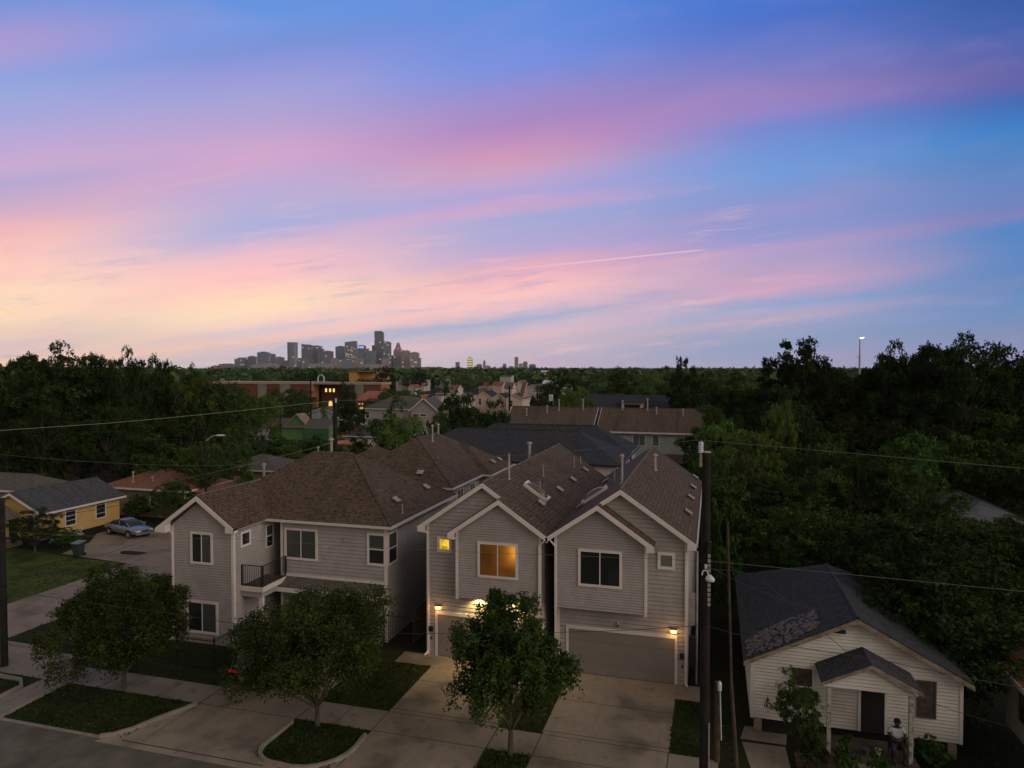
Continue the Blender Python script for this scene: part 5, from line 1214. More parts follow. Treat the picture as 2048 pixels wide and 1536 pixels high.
# far belts: individuals first, then the wood nobody could count
keep = [(868, 896, 755, 775, 262), (896, 916, 755, 770, 300), (916, 938, 758, 780, 240), (956, 1026, 756, 775, 320), (1116, 1142, 758, 770, 360), (998, 1024, 744, 756, 520), (868, 896, 746, 760, 480), (438, 460, 745, 765, 300), (428, 705, 763, 820, 235), (705, 780, 763, 812, 225), (697, 747, 742, 760, 300), (785, 850, 753, 762, 400), (812, 832, 762, 772, 330), (950, 1050, 772, 815, 190), (1050, 1100, 760, 782, 290), (1034, 1044, 756, 770, 330),
        (1066, 1112, 739, 760, 430), (515, 700, 812, 880, 118), (720, 880, 790, 850, 128), (1203, 1242, 776, 795, 188), (690, 800, 845, 885, 108), (1150, 1392, 792, 815, 118), (832, 850, 765, 775, 238), (866, 900, 770, 782, 228), (712, 745, 779, 812, 194)]
def ok(px, D, top, w):
    for a, c, t_, b_, d_ in keep:
        if D < d_+14 and D > d_*.3 and px+w*.5 > a and px-w*.5 < c and top < b_ and top > t_-60: return False
        if abs(D-d_-5) < 12 and px+w*.6 > a and px-w*.6 < c: return False
    return True
n = 0; rf = random.Random(21); LF = 'round-topped tree in the green belt between the school and the skyline'
while n < 150:
    D = 130*math.exp(rf.random()*1.5); px = rf.uniform(395, 1640); H = rf.uniform(8.5, 12.5); w = rf.uniform(9, 14)/D*FP; top = 735+(CH-H)/D*FP
    if not ok(px, D, top, w): continue
    p = atD(px, 735, D); 
    if -42.5 < p.x < -36: continue
    plant('far', p.x, p.y, H, w*D/FP, LF, 'far trees below the skyline'); n += 1
rng = np.random.default_rng(5); cs, ns = [], []
cnt = 0
while cnt < 2400:
    D = 480*math.exp(rf.random()*2.1); px = rf.uniform(-300, 2350); H = rf.uniform(8.5, 14)+(rf.random() < .12)*rf.uniform(0, 4)+(D > 1500)*rf.uniform(0, 4); w = rf.uniform(11, 18)
    if not ok(px, D, 735+(CH-H)/D*FP, w/D*FP): continue
    p = atD(px, 735, D); k = 60 if D < 900 else 26
    q = rng.normal(size=(k, 3)); q /= np.linalg.norm(q, axis=1, keepdims=True); q[:, 2] = abs(q[:, 2])
    nr = q+rng.normal(size=(k, 3))*.35; nr /= np.linalg.norm(nr, axis=1, keepdims=True)
    q = q*rng.uniform(.75, 1.08, (k, 1)); cs.append(np.array([p.x, p.y, H*.25])+q*np.array([w/2, w/2, H*.75])); ns.append(nr); cnt += 1
me = leafmesh('far_woodland', np.concatenate(cs), np.concatenate(ns), 2.3, .8, M['leaf_x'], rng)
fw = bpy.data.objects.new('far_woodland', me); COL.objects.link(fw); tag(fw, 'distant wooded belt running along the whole horizon below the towers', 'woodland', kind='stuff')

# the three street trees, each grown on its own
def street_tree(seed, x, y, H, W, zb, lab, lobes=36, lr=.27):
    t = tree_proto('street_tree', seed, M['leaf_s'], (zb/H, 1), W/2/H*.93, lobes, lr, 19, 58, .0112, droop=1.3, trunk=.0165, out=.30, label=lab, R1=W/2/H*.94)
    t.location = (x, y, 0); t.scale = (H, H, H); t['group'] = 'young street trees with drooping twigs'; return t
street_tree(101, -25.8, 25.6, 5.35, 6.6, .9, 'widest young street tree, in front of the grey gabled wing at far left')
street_tree(102, -15.5, 25.1, 5.5, 7.7, 1.2, 'young street tree on the kerbed island in front of the balcony house')
street_tree(103, -7.3, 25.25, 6.0, 5.1, 1.9, 'young street tree between the two wide driveways', 32, .28)
t = T('mid', 1604, 26.0, 1345, 105, 'leafy young tree growing against the cottage porch', cat='tree')
for px, D, tp, w, l in ((1700, 24.6, 1480, 60, 'low weedy shrub at the cottage porch step'), (1765, 24.2, 1508, 50, 'weedy shrub in front of the seated person'), (1880, 25.4, 1482, 70, 'shrub against the right side of the cottage front'), (1640, 25, 1468, 60, 'shrub at the foot of the left porch post')):
    T('bush', px, D, tp, w, l, cat='shrub')

# grass blades over the lawns near the camera
rg_ = np.random.default_rng(9); pts = []
for x0_, x1_, y0_, y1_, dn in ((-28.7, -22.3, 22.05, 25.35, 95), (-16.5, -13.35, 22.4, 25.35, 110), (-8.3, -6.5, 21.9, 25.38, 110), (-16.65, -13.2, 27.0, 31.7, 70), (-8.33, -6.47, 26.98, 33, 70), (-1.52, -.4, 26.98, 31.45, 90), (-29, -21.6, 27.0, 30.9, 40), (-36.7, -31, 28.1, 36, 25), (-36.4, -30.6, 23.3, 25.35, 60), (.5, 1.1, 22.4, 33, 40), (3.0, 11.4, 22.4, 27.5, 40), (9.2, 11.4, 27.5, 40, 30), (-48, -42, 31, 42, 14)):
    n_ = int((x1_-x0_)*(y1_-y0_)*dn); pts.append(np.stack([rg_.uniform(x0_, x1_, n_), rg_.uniform(y0_, y1_, n_), np.full(n_, .03)], 1))
pts = np.concatenate(pts); nr_ = rg_.normal(size=pts.shape); nr_[:, 2] = abs(nr_[:, 2])*.5+.2; nr_ /= np.linalg.norm(nr_, axis=1, keepdims=True)
me = leafmesh('grass', pts, nr_, .075, .35, M['blade'], rg_); go = bpy.data.objects.new('grass', me); COL.objects.link(go); tag(go, 'short dark grass on the lawns and kerb strips', 'grass', kind='stuff')

# ------------------------------------------------------------------ fences
def picket(name, pts, h, lab, m=None, gap=.12, z0=.05):
    t = thing(name, (pts[0][0], pts[0][1], 0), lab, 'fence'); m = m or M['iron']
    rails, pick, posts = MB(), MB(), MB()
    for a, c in zip(pts, pts[1:]):
        A_, C_ = Vector((a[0], a[1], 0)), Vector((c[0], c[1], 0)); d = C_-A_; L = d.length; d.normalize(); n_ = Vector((-d.y, d.x, 0))
        for z in (z0+.1, h-.12):
            rails = MB(); rails.obox((A_+C_)/2+Vector((0, 0, z)), d*L/2, n_*.015, (0, 0, .018)); rails.build('rail', m, t)
        k = int(L/gap)
        for i in range(k+1): pick.obox(A_+d*(i*L/k)+Vector((0, 0, (z0+h)/2)), d*.009, n_*.009, (0, 0, (h-z0)/2))
        kp = max(1, round(L/2.2))
        for i in range(kp+1): posts.obox(A_+d*(i*L/kp)+Vector((0, 0, (h+.05)/2)), d*.03, n_*.03, (0, 0, (h+.05)/2))
    pick.build('pickets', m, t); posts.build('posts', m, t); return t
picket('iron_fence', [(-29.5, 28.3), (-23.15, 28.35), (-23.2, 31.5)], 1.55, 'black iron picket fence around the garden of the balcony house')
picket('iron_fence', [(-16.6, 33.4), (-13.98, 33.4)], 1.75, 'black iron picket gate across the passage between the balcony house and lit house')
def boards(name, p, q, h, lab):
    t = thing(name, (p[0], p[1], 0), lab, 'fence'); A_, C_ = Vector((p[0], p[1], 0)), Vector((q[0], q[1], 0)); d = C_-A_; L = d.length; d.normalize(); n_ = Vector((-d.y, d.x, 0)); b = MB(); k = int(L/.15)
    for i in range(k): b.obox(A_+d*(i+.5)*L/k+n_*(.012*(i % 2))+Vector((0, 0, h/2)), d*(L/k*.47), n_*.01, (0, 0, h/2))
    b.build('boards', M['wood_l'], t)
boards('wooden_fence', (-15.2, 34.0), (-15.2, 48), 1.8, 'brown board fence running back between the balcony house and lit house')

# ------------------------------------------------------------------ utility poles and wires
def pole(name, x, y, z, r0, r1, lab, cat='utility pole', m=None):
    t = thing(name, (x, y, 0), lab, cat)
    def f(b):
        for k in range(6): b.tube((x, y, z*k/6), (x, y, z*(k+1)/6), r0+(r1-r0)*k/6, r0+(r1-r0)*(k+1)/6, 14, cap=(k in (0, 5)))
    part(t, 'shaft', m or M['wood'], f, False); return t
def insulator(par, x, y, z, h=.35, r=.07):
    def f(b):
        n = 6
        for k in range(n): b.tube((x, y, z+h*k/n), (x, y, z+h*(k+.6)/n), r, r*.8, 10); 
        b.tube((x, y, z), (x, y, z+h), r*.5, r*.5, 8)
    return part(par, 'insulator', M['porc'], f)
PX, PY = -.17, 22.62
bp = pole('utility_pole', PX, PY, 12.05, .165, .13, 'tall black foreground utility pole between the dark-windowed house and the white cottage')
insulator(bp, PX-.16, PY-.05, 12.05, .34, .085); boxpart(bp, 'bracket', M['pipe'], PX-.2, PX-.11, PY-.06, PY-.02, 11.6, 12.06)
part(bp, 'cap', M['pipe'], lambda b: b.tube((PX, PY, 12.05), (PX, PY, 12.08), .145, .14, 14))
# rungs of pale pole steps/tags up one side
def tags(b):
    for k in range(11): z = 8.85-k*.152; b.obox((PX+.11, PY-.16, z), (.045, 0, 0), (0, .012, 0), (0, 0, .052))
part(bp, 'tag_strip', M['pipe'], tags)
def gn(b):
    c = Vector((PX+.02, PY-.25, 8.28)); pts = [c+Vector((-.12, 0, -.02)), c+Vector((-.11, 0, .08)), c+Vector((-.05, 0, .14)), c+Vector((.03, 0, .12)), c+Vector((.06, 0, 0))]
    b.path(pts, .022, 8); 
    rs = []
    for k, (z, w) in enumerate(((.0, .05), (-.06, .11), (-.14, .15), (-.2, .12), (-.22, .03))): rs.append([c+Vector((.1+w*math.cos(a_)+z*-.12, w*.6*math.sin(a_), z)) for a_ in [i*math.pi/6 for i in range(12)]])
    b.rings(rs)
part(bp, 'luminaire', M['plastic_w'], gn)
for z in (8.56, 8.5): part(bp, 'insulator', M['porc'], lambda b: b.tube((PX-.02, PY-.28, z), (PX+.05, PY-.28, z+.02), .045, .045, 8))
boxpart(bp, 'conduit', M['pipe'], PX+.12, PX+.16, PY-.2, PY-.16, 0, 3.6)
boxpart(bp, 'junction_box', M['black'], PX+.05, PX+.18, PY-.26, PY-.14, 9.0, 9.3)
# service mast and conduit behind it
sp = thing('service_post', (.35, 27.2, 0), 'short brown wooden post carrying a white meter head, right of the black pole', 'post')
part(sp, 'post', M['wood_m'], lambda b: b.tube((.25, 26.9, 0), (.25, 26.9, 3.0), .11, .10, 10))
part(sp, 'meter_head', M['plastic_w'], lambda b: (b.tube((.33, 26.75, 2.75), (.33, 26.75, 3.0), .07, .08, 10), b.tube((.33, 26.75, 3.0), (.33, 26.75, 3.1), .08, .03, 10), b.tube((.35, 26.76, 2.7), (.40, 26.76, .9), .022, .022, 6)))
gw = thing('thin_pole', (.9, 26.6, 0), 'thin leaning timber pole just right of the black utility pole', 'pole')
part(gw, 'shaft', M['wood_m'], lambda b: (b.tube((.95, 26.0, 0), (.72, 26.0, 3.4), .075, .06, 8), b.tube((.72, 26.0, 3.4), (.55, 26.0, 9.2), .05, .04, 8)))
mast = thing('meter_mast', (-.75, 32.4, 0), 'grey electrical mast with meter boxes at the corner of the dark-windowed house', 'mast')
part(mast, 'pipe', M['pipe'], lambda b: b.tube((-.62, 33.3, 0), (-.62, 33.3, 6.2), .05, .05, 8)); boxpart(mast, 'meter_box', M['black'], -.98, -.66, 33.2, 33.45, .8, 2.2); boxpart(mast, 'meter_box', M['pipe'], -.98, -.7, 33.3, 33.5, 2.7, 4.2)
lp = pole('utility_pole', -33.45, 25.95, 8.3, .17, .13, 'dark utility pole cut by the left edge of the picture')
MX, MY, MZ = -25.93, 44.58, 12.35
pm = pole('utility_pole', MX, MY, MZ, .19, .15, 'dark wooden utility pole rising behind the balcony house ridge')
insulator(pm, MX+.12, MY-.1, MZ-.15, .3, .07)
def farpole(px, D, top, r, lab, ins=False):
    p = atD(px, 735, D); H = CH-(top-735)/FP*D; t = pole('utility_pole', p.x, p.y, H, r, r*.75, lab)
    boxpart(t, 'crossarm', M['wood'], p.x-.8, p.x+.8, p.y-.1, p.y, H-.5, H-.38)
    if ins: boxpart(t, 'transformer', M['plastic_w'], p.x-.3, p.x+.3, p.y-.6, p.y-.1, H-1.6, H-.5)
    return p, H
farpole(560, 118, 813, .18, 'utility pole standing left of the green house'); farpole(621, 170, 757, .2, 'thin dark utility pole in front of the school')
farpole(1019, 115, 772, .2, 'dark utility pole in front of the cream houses'); farpole(1075, 125, 778, .14, 'thin pale utility pole left of the bright green tree'); farpole(1103, 118, 783, .16, 'utility pole with a white transformer by the bright green tree', True)
# street lamps
def street_lamp(px, D, top, arm, lab, lit=False, r=.09, grp=None):
    p = atD(px, 735, D); H = CH-(top-735)/FP*D; t = thing('street_lamp', (p.x, p.y, 0), lab, 'street lamp', grp)
    part(t, 'shaft', M['wood'] if not lit else M['pipe'], lambda b: b.tube((p.x, p.y, 0), (p.x, p.y, H), r*1.2, r, 8))
    d = Vector((math.cos(YAW), math.sin(YAW), 0))*arm
    part(t, 'arm', M['pipe'], lambda b: b.path([Vector((p.x, p.y, H-.5)), Vector((p.x, p.y, H-.05))+d*.45, Vector((p.x, p.y, H))+d*.8], .035, 6))
    c = Vector((p.x, p.y, H))+d
    part(t, 'lamp_head', M['plastic_w'], lambda b: b.rings([[c+d.normalized()*s*.4+Vector((d.y, -d.x, 0)).normalized()*w*math.cos(a_)+Vector((0, 0, w*.5*math.sin(a_))) for a_ in [i*math.pi/4 for i in range(8)]] for s, w in ((-1, .06), (-.4, .15), (.3, .15), (1, .05))]))
    return t
street_lamp(409, 57, 871, 1.25, 'wooden street lamp pole with curved arm beside the side street')
street_lamp(946, 225, 776, 2.2, 'small street lamp with curved arm left of the cream houses'); street_lamp(868, 228, 774, 2.0, 'small street lamp beside the flat white building')
# light mast on the right skyline
p = atD(1719, 735, 230); H = CH+(735-677)/FP*230
fm = thing('light_mast', (p.x, p.y, 0), 'tall steel light mast with one bright lamp on the right skyline', 'light mast')
part(fm, 'shaft', M['pipe'], lambda b: (b.tube((p.x, p.y, 0), (p.x, p.y, H*.75), .34, .27, 10), b.tube((p.x, p.y, H*.75), (p.x, p.y, H), .22, .16, 10), b.box(p.x-.8, p.x+.4, p.y-.1, p.y+.1, H*.75, H*.75+.2)))
M['wlamp'] = mat('white_lamp', (.9, .9, .85), .4, emit=(1, .95, .85), es=3)
part(fm, 'lamp_head', M['wlamp'], lambda b: b.rings([[Vector((p.x+.3+s, p.y+w*math.cos(a_), H+.1+s*.2+w*.6*math.sin(a_))) for a_ in [i*math.pi/4 for i in range(8)]] for s, w in ((-.4, .1), (0, .35), (.7, .3), (1.0, .1))]))
# wires
def wire(name, pts, lab, r=.012, m=None, cat='power line', seg=10, sag=None):
    P_ = [Vector(p) for p in pts]
    if len(P_) == 2:
        s = sag if sag is not None else (P_[1]-P_[0]).length*.015
        P_ = [P_[0].lerp(P_[1], i/seg)-Vector((0, 0, 4*s*(i/seg)*(1-i/seg))) for i in range(seg+1)]
    else:
        Q = []
        for i in range(len(P_)-1):
            p0, p1, p2, p3 = P_[max(i-1, 0)], P_[i], P_[i+1], P_[min(i+2, len(P_)-1)]
            for k in range(6):
                t = k/6; Q.append(.5*((2*p1)+(p2-p0)*t+(2*p0-5*p1+4*p2-p3)*t*t+(3*p1-p0-3*p2+p3)*t**3))
        P_ = Q+[P_[-1]]
    b = MB(); rg = []
    for i, p in enumerate(P_):
        d = (P_[min(i+1, len(P_)-1)]-P_[max(i-1, 0)]).normalized(); a_ = d.cross(Vector((0, 0, 1))).normalized(); c_ = d.cross(a_)
        rg.append([p+(a_*math.cos(k*math.pi/2.5)+c_*math.sin(k*math.pi/2.5))*r for k in range(5)])
    b.rings(rg); o = b.build(name, m or M['wire']); return tag(o, lab, cat)
def YW(pts, y=22.8): return [ony(px, py, y) for px, py in pts]
wire('power_line', YW([(-160, 885), (0, 909), (280, 929), (480, 930), (700, 921), (1000, 912), (1225, 895), (1404, 880)]), 'top conductor running left from the insulator of the black pole', .006, M['wire_g'])
wire('power_line', YW([(1404, 881), (1550, 893), (1730, 909), (2048, 937), (2200, 948)]), 'top conductor running right from the black pole across the dark wood', .007, M['wire_g'])
wire('power_line', YW([(-160, 1042), (0, 1062), (240, 1074), (481, 1078), (540, 1083), (850, 1100), (1160, 1112), (1405, 1121)]), 'middle conductor crossing in front of the three grey houses', .0055, M['wire_g'])
wire('power_line', YW([(1412, 1122), (1440, 1124), (1740, 1153), (2048, 1183), (2200, 1196)]), 'middle conductor running right from the black pole', .007, M['wire_g'])
wire('telephone_cable', YW([(-160, 1150), (75, 1190), (375, 1232), (510, 1252), (740, 1265), (900, 1267), (1140, 1264), (1280, 1259), (1405, 1250)]), 'black lowest cable sagging left of the black pole over the garages', .010, None, 'cable')
wire('telephone_cable', YW([(1411, 1250), (1480, 1270), (1600, 1295), (1760, 1320), (1920, 1353), (2100, 1385)]), 'black cable running right from the black pole in front of the cottage', .010, None, 'cable')
A_ = Vector((PX+.1, PY-.15, 8.5))
wire('service_drop', [A_, Vector((XM-.1, YF-.3, ZA+.05))], 'upper service wire from the black pole to the cottage gable peak', .011, None, 'cable', sag=.25)
wire('service_drop', [A_+Vector((0, 0, -.05)), Vector((2.05, YF-.5, 6.2)), Vector((6.4, 27.4, 3.35)), Vector((11.4, 26.5, 2.5))], 'lower service wire slanting down across the cottage porch roof', .010, None, 'cable')
wire('power_line', [atD(-120, 872, 35), atD(0, 861, 37), atD(256, 843, 41.5), atD(512, 818, 46.5), (MX, MY, MZ)], 'wire from the left edge to the pole behind the balcony house', .010, M['wire_y'])
wire('power_line', [(MX, MY, MZ), atD(790, 800, 56), atD(905, 792, 62)], 'faint wire running right from the pole behind the balcony house', .009, M['wire_g'])
wire('service_drop', [(-53.3, 52.8, 3.0), atD(475, 934, 56), (MX, MY, 9.35)], 'yellowish wire from the yellow house corner to the pole behind', .012, M['wire_y'], 'cable')
wire('power_line', YW([(-160, 1050), (0, 1041), (120, 1030), (239, 1010), (330, 985)], 24), 'black wire crossing the yellow house wall', .010)
wire('power_line', [(-33.45, 25.95, 5.6), ony(75, 1148, 30), ony(200, 1112, 36), ony(300, 1077, 42)], 'black wire crossing the side street towards the silver car', .014)
wire('power_line', [atD(1019, 775, 115), atD(1103, 800, 118), atD(1200, 812, 112)], 'wires dipping between the utility poles beyond the townhouses', .02)
# ------------------------------------------------------------------ cars
def superring(x, hw, z0, z1, n=20, e=3.2):
    zc, hz = (z0+z1)/2, (z1-z0)/2; o = []
    for k in range(n):
        a = 2*math.pi*k/n; c, s = math.cos(a), math.sin(a)
        o.append(Vector((x, hw*math.copysign(abs(c)**(2/e), c), zc+hz*math.copysign(abs(s)**(2/e), s))))
    return o
def make_car(name, lab, paint, kind='sedan'):
    t = thing(name, (0, 0, 0), lab, 'car')
    if kind == 'sedan':
        st_ = [(-2.42, .62, .42, .78), (-2.38, .78, .34, .90), (-2.1, .86, .26, .97), (-1.6, .90, .22, 1.0), (-.8, .92, .20, 1.0), (.3, .92, .20, .98), (1.2, .91, .22, .95), (1.8, .88, .25, .90), (2.2, .82, .28, .82), (2.4, .70, .34, .74), (2.46, .55, .40, .64)]
        cab = [(-1.75, .66, .95, .99), (-1.3, .66, .95, 1.18), (-.85, .64, .95, 1.37), (-.3, .63, .95, 1.42), (.3, .62, .95, 1.40), (.75, .63, .95, 1.22), (1.25, .66, .93, .97)]
    else:
        st_ = [(-2.3, .80, .40, .95), (-2.26, .88, .34, 1.10), (-2.0, .93, .28, 1.14), (-1, .94, .25, 1.12), (.3, .94, .25, 1.08), (1.3, .92, .26, 1.02), (1.9, .88, .28, .95), (2.2, .8, .32, .85), (2.3, .6, .4, .7)]
        cab = [(-2.2, .70, 1.08, 1.14), (-1.95, .70, 1.05, 1.45), (-1.6, .70, 1.05, 1.62), (-.8, .69, 1.05, 1.68), (0, .67, 1.0, 1.64), (.5, .67, 1.0, 1.48), (1.2, .70, 1.0, 1.05)]
    b = MB(); b.rings([superring(*q) for q in st_], paint)
    nb = len(b.f)
    body = b.build('body', paint, t, True)
    b = MB(); b.rings([superring(*q, n=20, e=4) for q in cab], M['glass']); gl_ = b.build('windows', M['glass'], t, True)
    def rf(b):
        top = [q for q in cab if q[3] > (1.3 if kind == 'sedan' else 1.55)]
        rg = []
        for x, w, z0, z1 in top: rg.append([Vector((x, -w*.93, z1-.07)), Vector((x, -w*.6, z1+.012)), Vector((x, w*.6, z1+.012)), Vector((x, w*.93, z1-.07)), Vector((x, 0, z1-.09))])
        b.rings(rg, paint)
    part(t, 'roof', paint, rf, True)
    def pil(b):
        for s in (-1, 1):
            for (xa, za, wa, xb, zb, wb) in (((.75, 1.2, .62, 1.3, .93, .70), (-.2, 1.38, .63, -.25, .95, .69), (-1.0, 1.3, .64, -1.7, .97, .70)) if kind == 'sedan' else ((.5, 1.46, .66, 1.25, 1.0, .74), (-.5, 1.6, .68, -.5, 1.05, .74), (-1.9, 1.5, .69, -2.1, 1.08, .74))):
                part(t, 'pillar', paint, lambda b: b.tube((xa, s*wa, za), (xb, s*wb, zb), .04, .05, 6))
    pil(None)
    xw = (-1.4, 1.42)
    for x in xw:
        for s in (-1, 1):
            def ty(b): b.tube((x, s*.72, .32), (x, s*.935, .32), .32, .32, 20); 
            w_ = part(t, 'wheel', M['black'], ty); part(w_, 'rim', M['pipe'], lambda b: (b.tube((x, s*.93, .32), (x, s*.945, .32), .20, .18, 14)))
            part(t, 'wheel_arch', M['black'], lambda b: b.tube((x, s*.5, .36), (x, s*.925, .36), .38, .38, 20))
    hx, hz = (2.33, .66) if kind == 'sedan' else (2.2, .78)
    hl = mat('headlight_glass', (.6, .6, .58), .15)
    for s in (-1, 1): part(t, 'headlight', hl, lambda b: b.obox((hx, s*.56, hz), (.1, s*-.03, 0), (.02, .17, 0), (0, 0, .06)))
    part(t, 'grille', M['black'], lambda b: b.obox((hx+.1, 0, hz-.03), (.04, 0, 0), (0, .3, 0), (0, 0, .06)))
    tl = mat('tail_light_'+kind, (.5, .02, .02), .3, emit=(1, .03, .02), es=(.06 if kind != 'sedan' else 0))  # faint glow paints a red glint on the unlit lamps of the black car
    rx, rz = (-2.36, .78) if kind == 'sedan' else (-2.28, .98)
    for s in (-1, 1): part(t, 'tail_light', tl, lambda b: b.obox((rx, s*.50, rz), (.04, 0, 0), (0, .27, 0), (0, 0, .05)))
    part(t, 'number_plate', M['white'], lambda b: b.obox((rx-.03, 0, rz-.26 if kind == 'sedan' else .72), (.015, 0, 0), (0, .16, 0), (0, 0, .08)))
    for s in (-1, 1): part(t, 'mirror', paint, lambda b: b.obox((.85, s*.95, 1.0), (.07, 0, 0), (0, .1, 0), (0, 0, .06)))
    part(t, 'bumper', M['black'] if kind != 'sedan' else paint, lambda b: b.rings([superring(hx+.0, .80, .28, .48, 12), superring(hx+.14, .66, .32, .46, 12)]))
    return t
silver = mat('silver_blue_paint', (.27, .32, .40), .25, .6); blackp = mat('black_car_paint', (.008, .009, .012), .25)
c1 = make_car('parked_car', 'silver-blue saloon car parked beside the yellow house', silver); c1.location = (-49.3, 49.6, .012); c1.rotation_euler = (0, 0, R(-14))
ppl_scale = 1.12
c2 = make_car('parked_car', 'black car with red tail lamps on the driveway of the balcony house', blackp, 'suv'); c2.location = (-20.2, 28.9, .013); c2.rotation_euler = (0, 0, R(90))
# wheelie bin
tb = thing('wheelie_bin', (-47.5, 42.9, 0), 'dark wheelie bin with grey-green lid at the edge of the side street', 'bin')
part(tb, 'body', mat('bin_dark', (.03, .045, .04), .5), lambda b: b.rings([[Vector((-47.5+w*sx, 42.9+w*sy, z)) for sx, sy in ((-1, -1), (1, -1), (1, 1), (-1, 1))] for z, w in ((.08, .25), (1.0, .34))]))
part(tb, 'lid', mat('bin_lid', (.16, .19, .17), .5), lambda b: b.prism([(-47.88, 42.5, 1.0), (-47.12, 42.5, 1.0), (-47.12, 43.28, 1.1), (-47.88, 43.28, 1.1)], (0, 0, .05)))
for s in (-.28, .28): part(tb, 'wheel', M['black'], lambda b: b.tube((-47.5+s, 43.18, .12), (-47.5+s*1.25, 43.18, .12), .12, .12, 12))
# air conditioner and odd things by the yellow house
# ------------------------------------------------------------------ seated person
skin = mat('dark_skin', (.045, .026, .018), .55); shirt = nmat('white_tshirt', (.52, .56, .62), (.58, .62, .68), 6, .8, co='Pos'); shorts = mat('dark_trousers', (.02, .022, .028), .8)
def skinned(name, V_, E_, Rr, m, par, root=0, sub=2):
    me = bpy.data.meshes.new(name); me.from_pydata([tuple(v) for v in V_], E_, []); me.materials.append(m)
    o = bpy.data.objects.new(name, me); COL.objects.link(o); o.parent = par
    sk = o.modifiers.new('Skin', 'SKIN'); sk.use_smooth_shade = True
    for i, r_ in enumerate(Rr): me.skin_vertices[0].data[i].radius = (r_, r_)
    me.skin_vertices[0].data[root].use_root = True
    ss = o.modifiers.new('Subsurf', 'SUBSURF'); ss.levels = sub; ss.render_levels = sub
    return o
def ensure_skin(V_, E_, Rr, name, m, par, root=0, sub=2):
    o = bpy.data.objects.new(name, bpy.data.meshes.new(name)); me = o.data; me.from_pydata([tuple(v) for v in V_], E_, []); me.materials.append(m); COL.objects.link(o); o.parent = par
    o.modifiers.new('Skin', 'SKIN')
    if not me.skin_vertices:
        import bmesh
        bm = bmesh.new(); bm.from_mesh(me); bm.verts.layers.skin.verify(); bm.to_mesh(me); bm.free()
    d = me.skin_vertices[0].data
    for i, r_ in enumerate(Rr): d[i].radius = (r_, r_) if not isinstance(r_, tuple) else r_; d[i].use_root = (i == root)
    o.modifiers['Skin'].use_smooth_shade = True
    ss = o.modifiers.new('Subsurf', 'SUBSURF'); ss.levels = sub; ss.render_levels = sub
    return o
ppl = thing('person', (6.6, 28.35, .35), 'person in a white T-shirt seated on the cottage porch with forearms crossed on the lap', 'person')
# local frame: person faces -Y; seat height .43
V_ = [(0, .05, .52), (0, .04, .72), (0, .03, .92), (0, .0, 1.06), (0, -.03, 1.14), (0, -.05, 1.24), (0, -.04, 1.34),   # 0-6 spine to crown
      (.17, .02, 1.0), (.25, -.02, .78), (.06, -.24, .72), (-.02, -.27, .71),     # 7-10 left arm
      (-.17, .02, 1.0), (-.25, -.02, .78), (-.07, -.22, .75), (.02, -.25, .76),   # 11-14 right arm
      (.11, -.02, .50), (.16, -.42, .50), (.15, -.40, .10), (.16, -.52, .05),      # 15-18 left leg
      (-.11, -.02, .50), (-.17, -.42, .50), (-.16, -.36, .10), (-.18, -.48, .05)]  # 19-22
E_ = [(0, 1), (1, 2), (2, 3), (3, 4), (4, 5), (5, 6), (2, 7), (7, 8), (8, 9), (9, 10), (2, 11), (11, 12), (12, 13), (13, 14), (0, 15), (15, 16), (16, 17), (17, 18), (0, 19), (19, 20), (20, 21), (21, 22)]
Rr = [.13, .135, .14, .06, .06, .095, .07, .065, .045, .035, .03, .065, .045, .035, .03, .09, .07, .045, .04, .09, .07, .045, .04]
def fingers(V_, E_, Rr, wrist, d):
    for k in range(5):
        b0 = Vector(V_[wrist]); off = Vector((0, .0, (k-2)*.016)); L = (.05, .07, .078, .07, .055)[k]; dd = Vector(d)
        if k == 0: dd = (dd+Vector((0, .3, .8))).normalized()
        i = len(V_); V_.append(tuple(b0+off+dd*.035)); V_.append(tuple(b0+off+dd*(.035+L*.55)+Vector((0, .012, 0)))); V_.append(tuple(b0+off+dd*(.035+L*.9)+Vector((0, .035, -.004))))
        E_.extend([(wrist, i), (i, i+1), (i+1, i+2)]); Rr.extend([.010, .009, .008])
fingers(V_, E_, Rr, 10, (-1, -.05, 0)); fingers(V_, E_, Rr, 14, (1, -.05, 0))
bd = ensure_skin(V_, E_, Rr, 'body', skin, ppl)
ensure_skin([(0, .05, .56), (0, .04, .74), (0, .03, .93), (0, .015, 1.03), (.16, .02, 1.0), (.235, -.0, .86), (-.16, .02, 1.0), (-.235, -.0, .86)], [(0, 1), (1, 2), (2, 3), (2, 4), (4, 5), (2, 6), (6, 7)], [.165, .175, .17, .09, .085, .075, .085, .075], 'shirt', shirt, ppl)
ensure_skin([(0, .05, .50), (.11, -.02, .50), (.165, -.44, .50), (.155, -.42, .25), (-.11, -.02, .50), (-.175, -.44, .50), (-.165, -.38, .25)], [(0, 1), (1, 2), (2, 3), (0, 4), (4, 5), (5, 6)], [.15, .105, .09, .075, .105, .09, .075], 'trousers', shorts, ppl)
def hair(b):
    rs = []
    for k in range(5):
        a_ = math.pi/2*k/4; rs.append([Vector((6.6, 28.35, .35))+Vector((.103*math.cos(a_)*math.cos(t_), -.045+.108*math.cos(a_)*math.sin(t_), 1.29+.115*math.sin(a_))) for t_ in [i*math.pi/6 for i in range(12)]])
    b.rings(rs)
part(ppl, 'hair', mat('black_hair', (.008, .007, .006), .9), hair, True)
def face(b):
    o_ = Vector((6.6, 28.35, .35))
    b.obox(o_+Vector((0, -.15, 1.235)), (.012, 0, 0), (0, .018, 0), (0, .0, .022))
    for s in (-1, 1): b.obox(o_+Vector((s*.1, -.045, 1.24)), (.010, 0, 0), (0, .018, 0), (0, 0, .03)); 
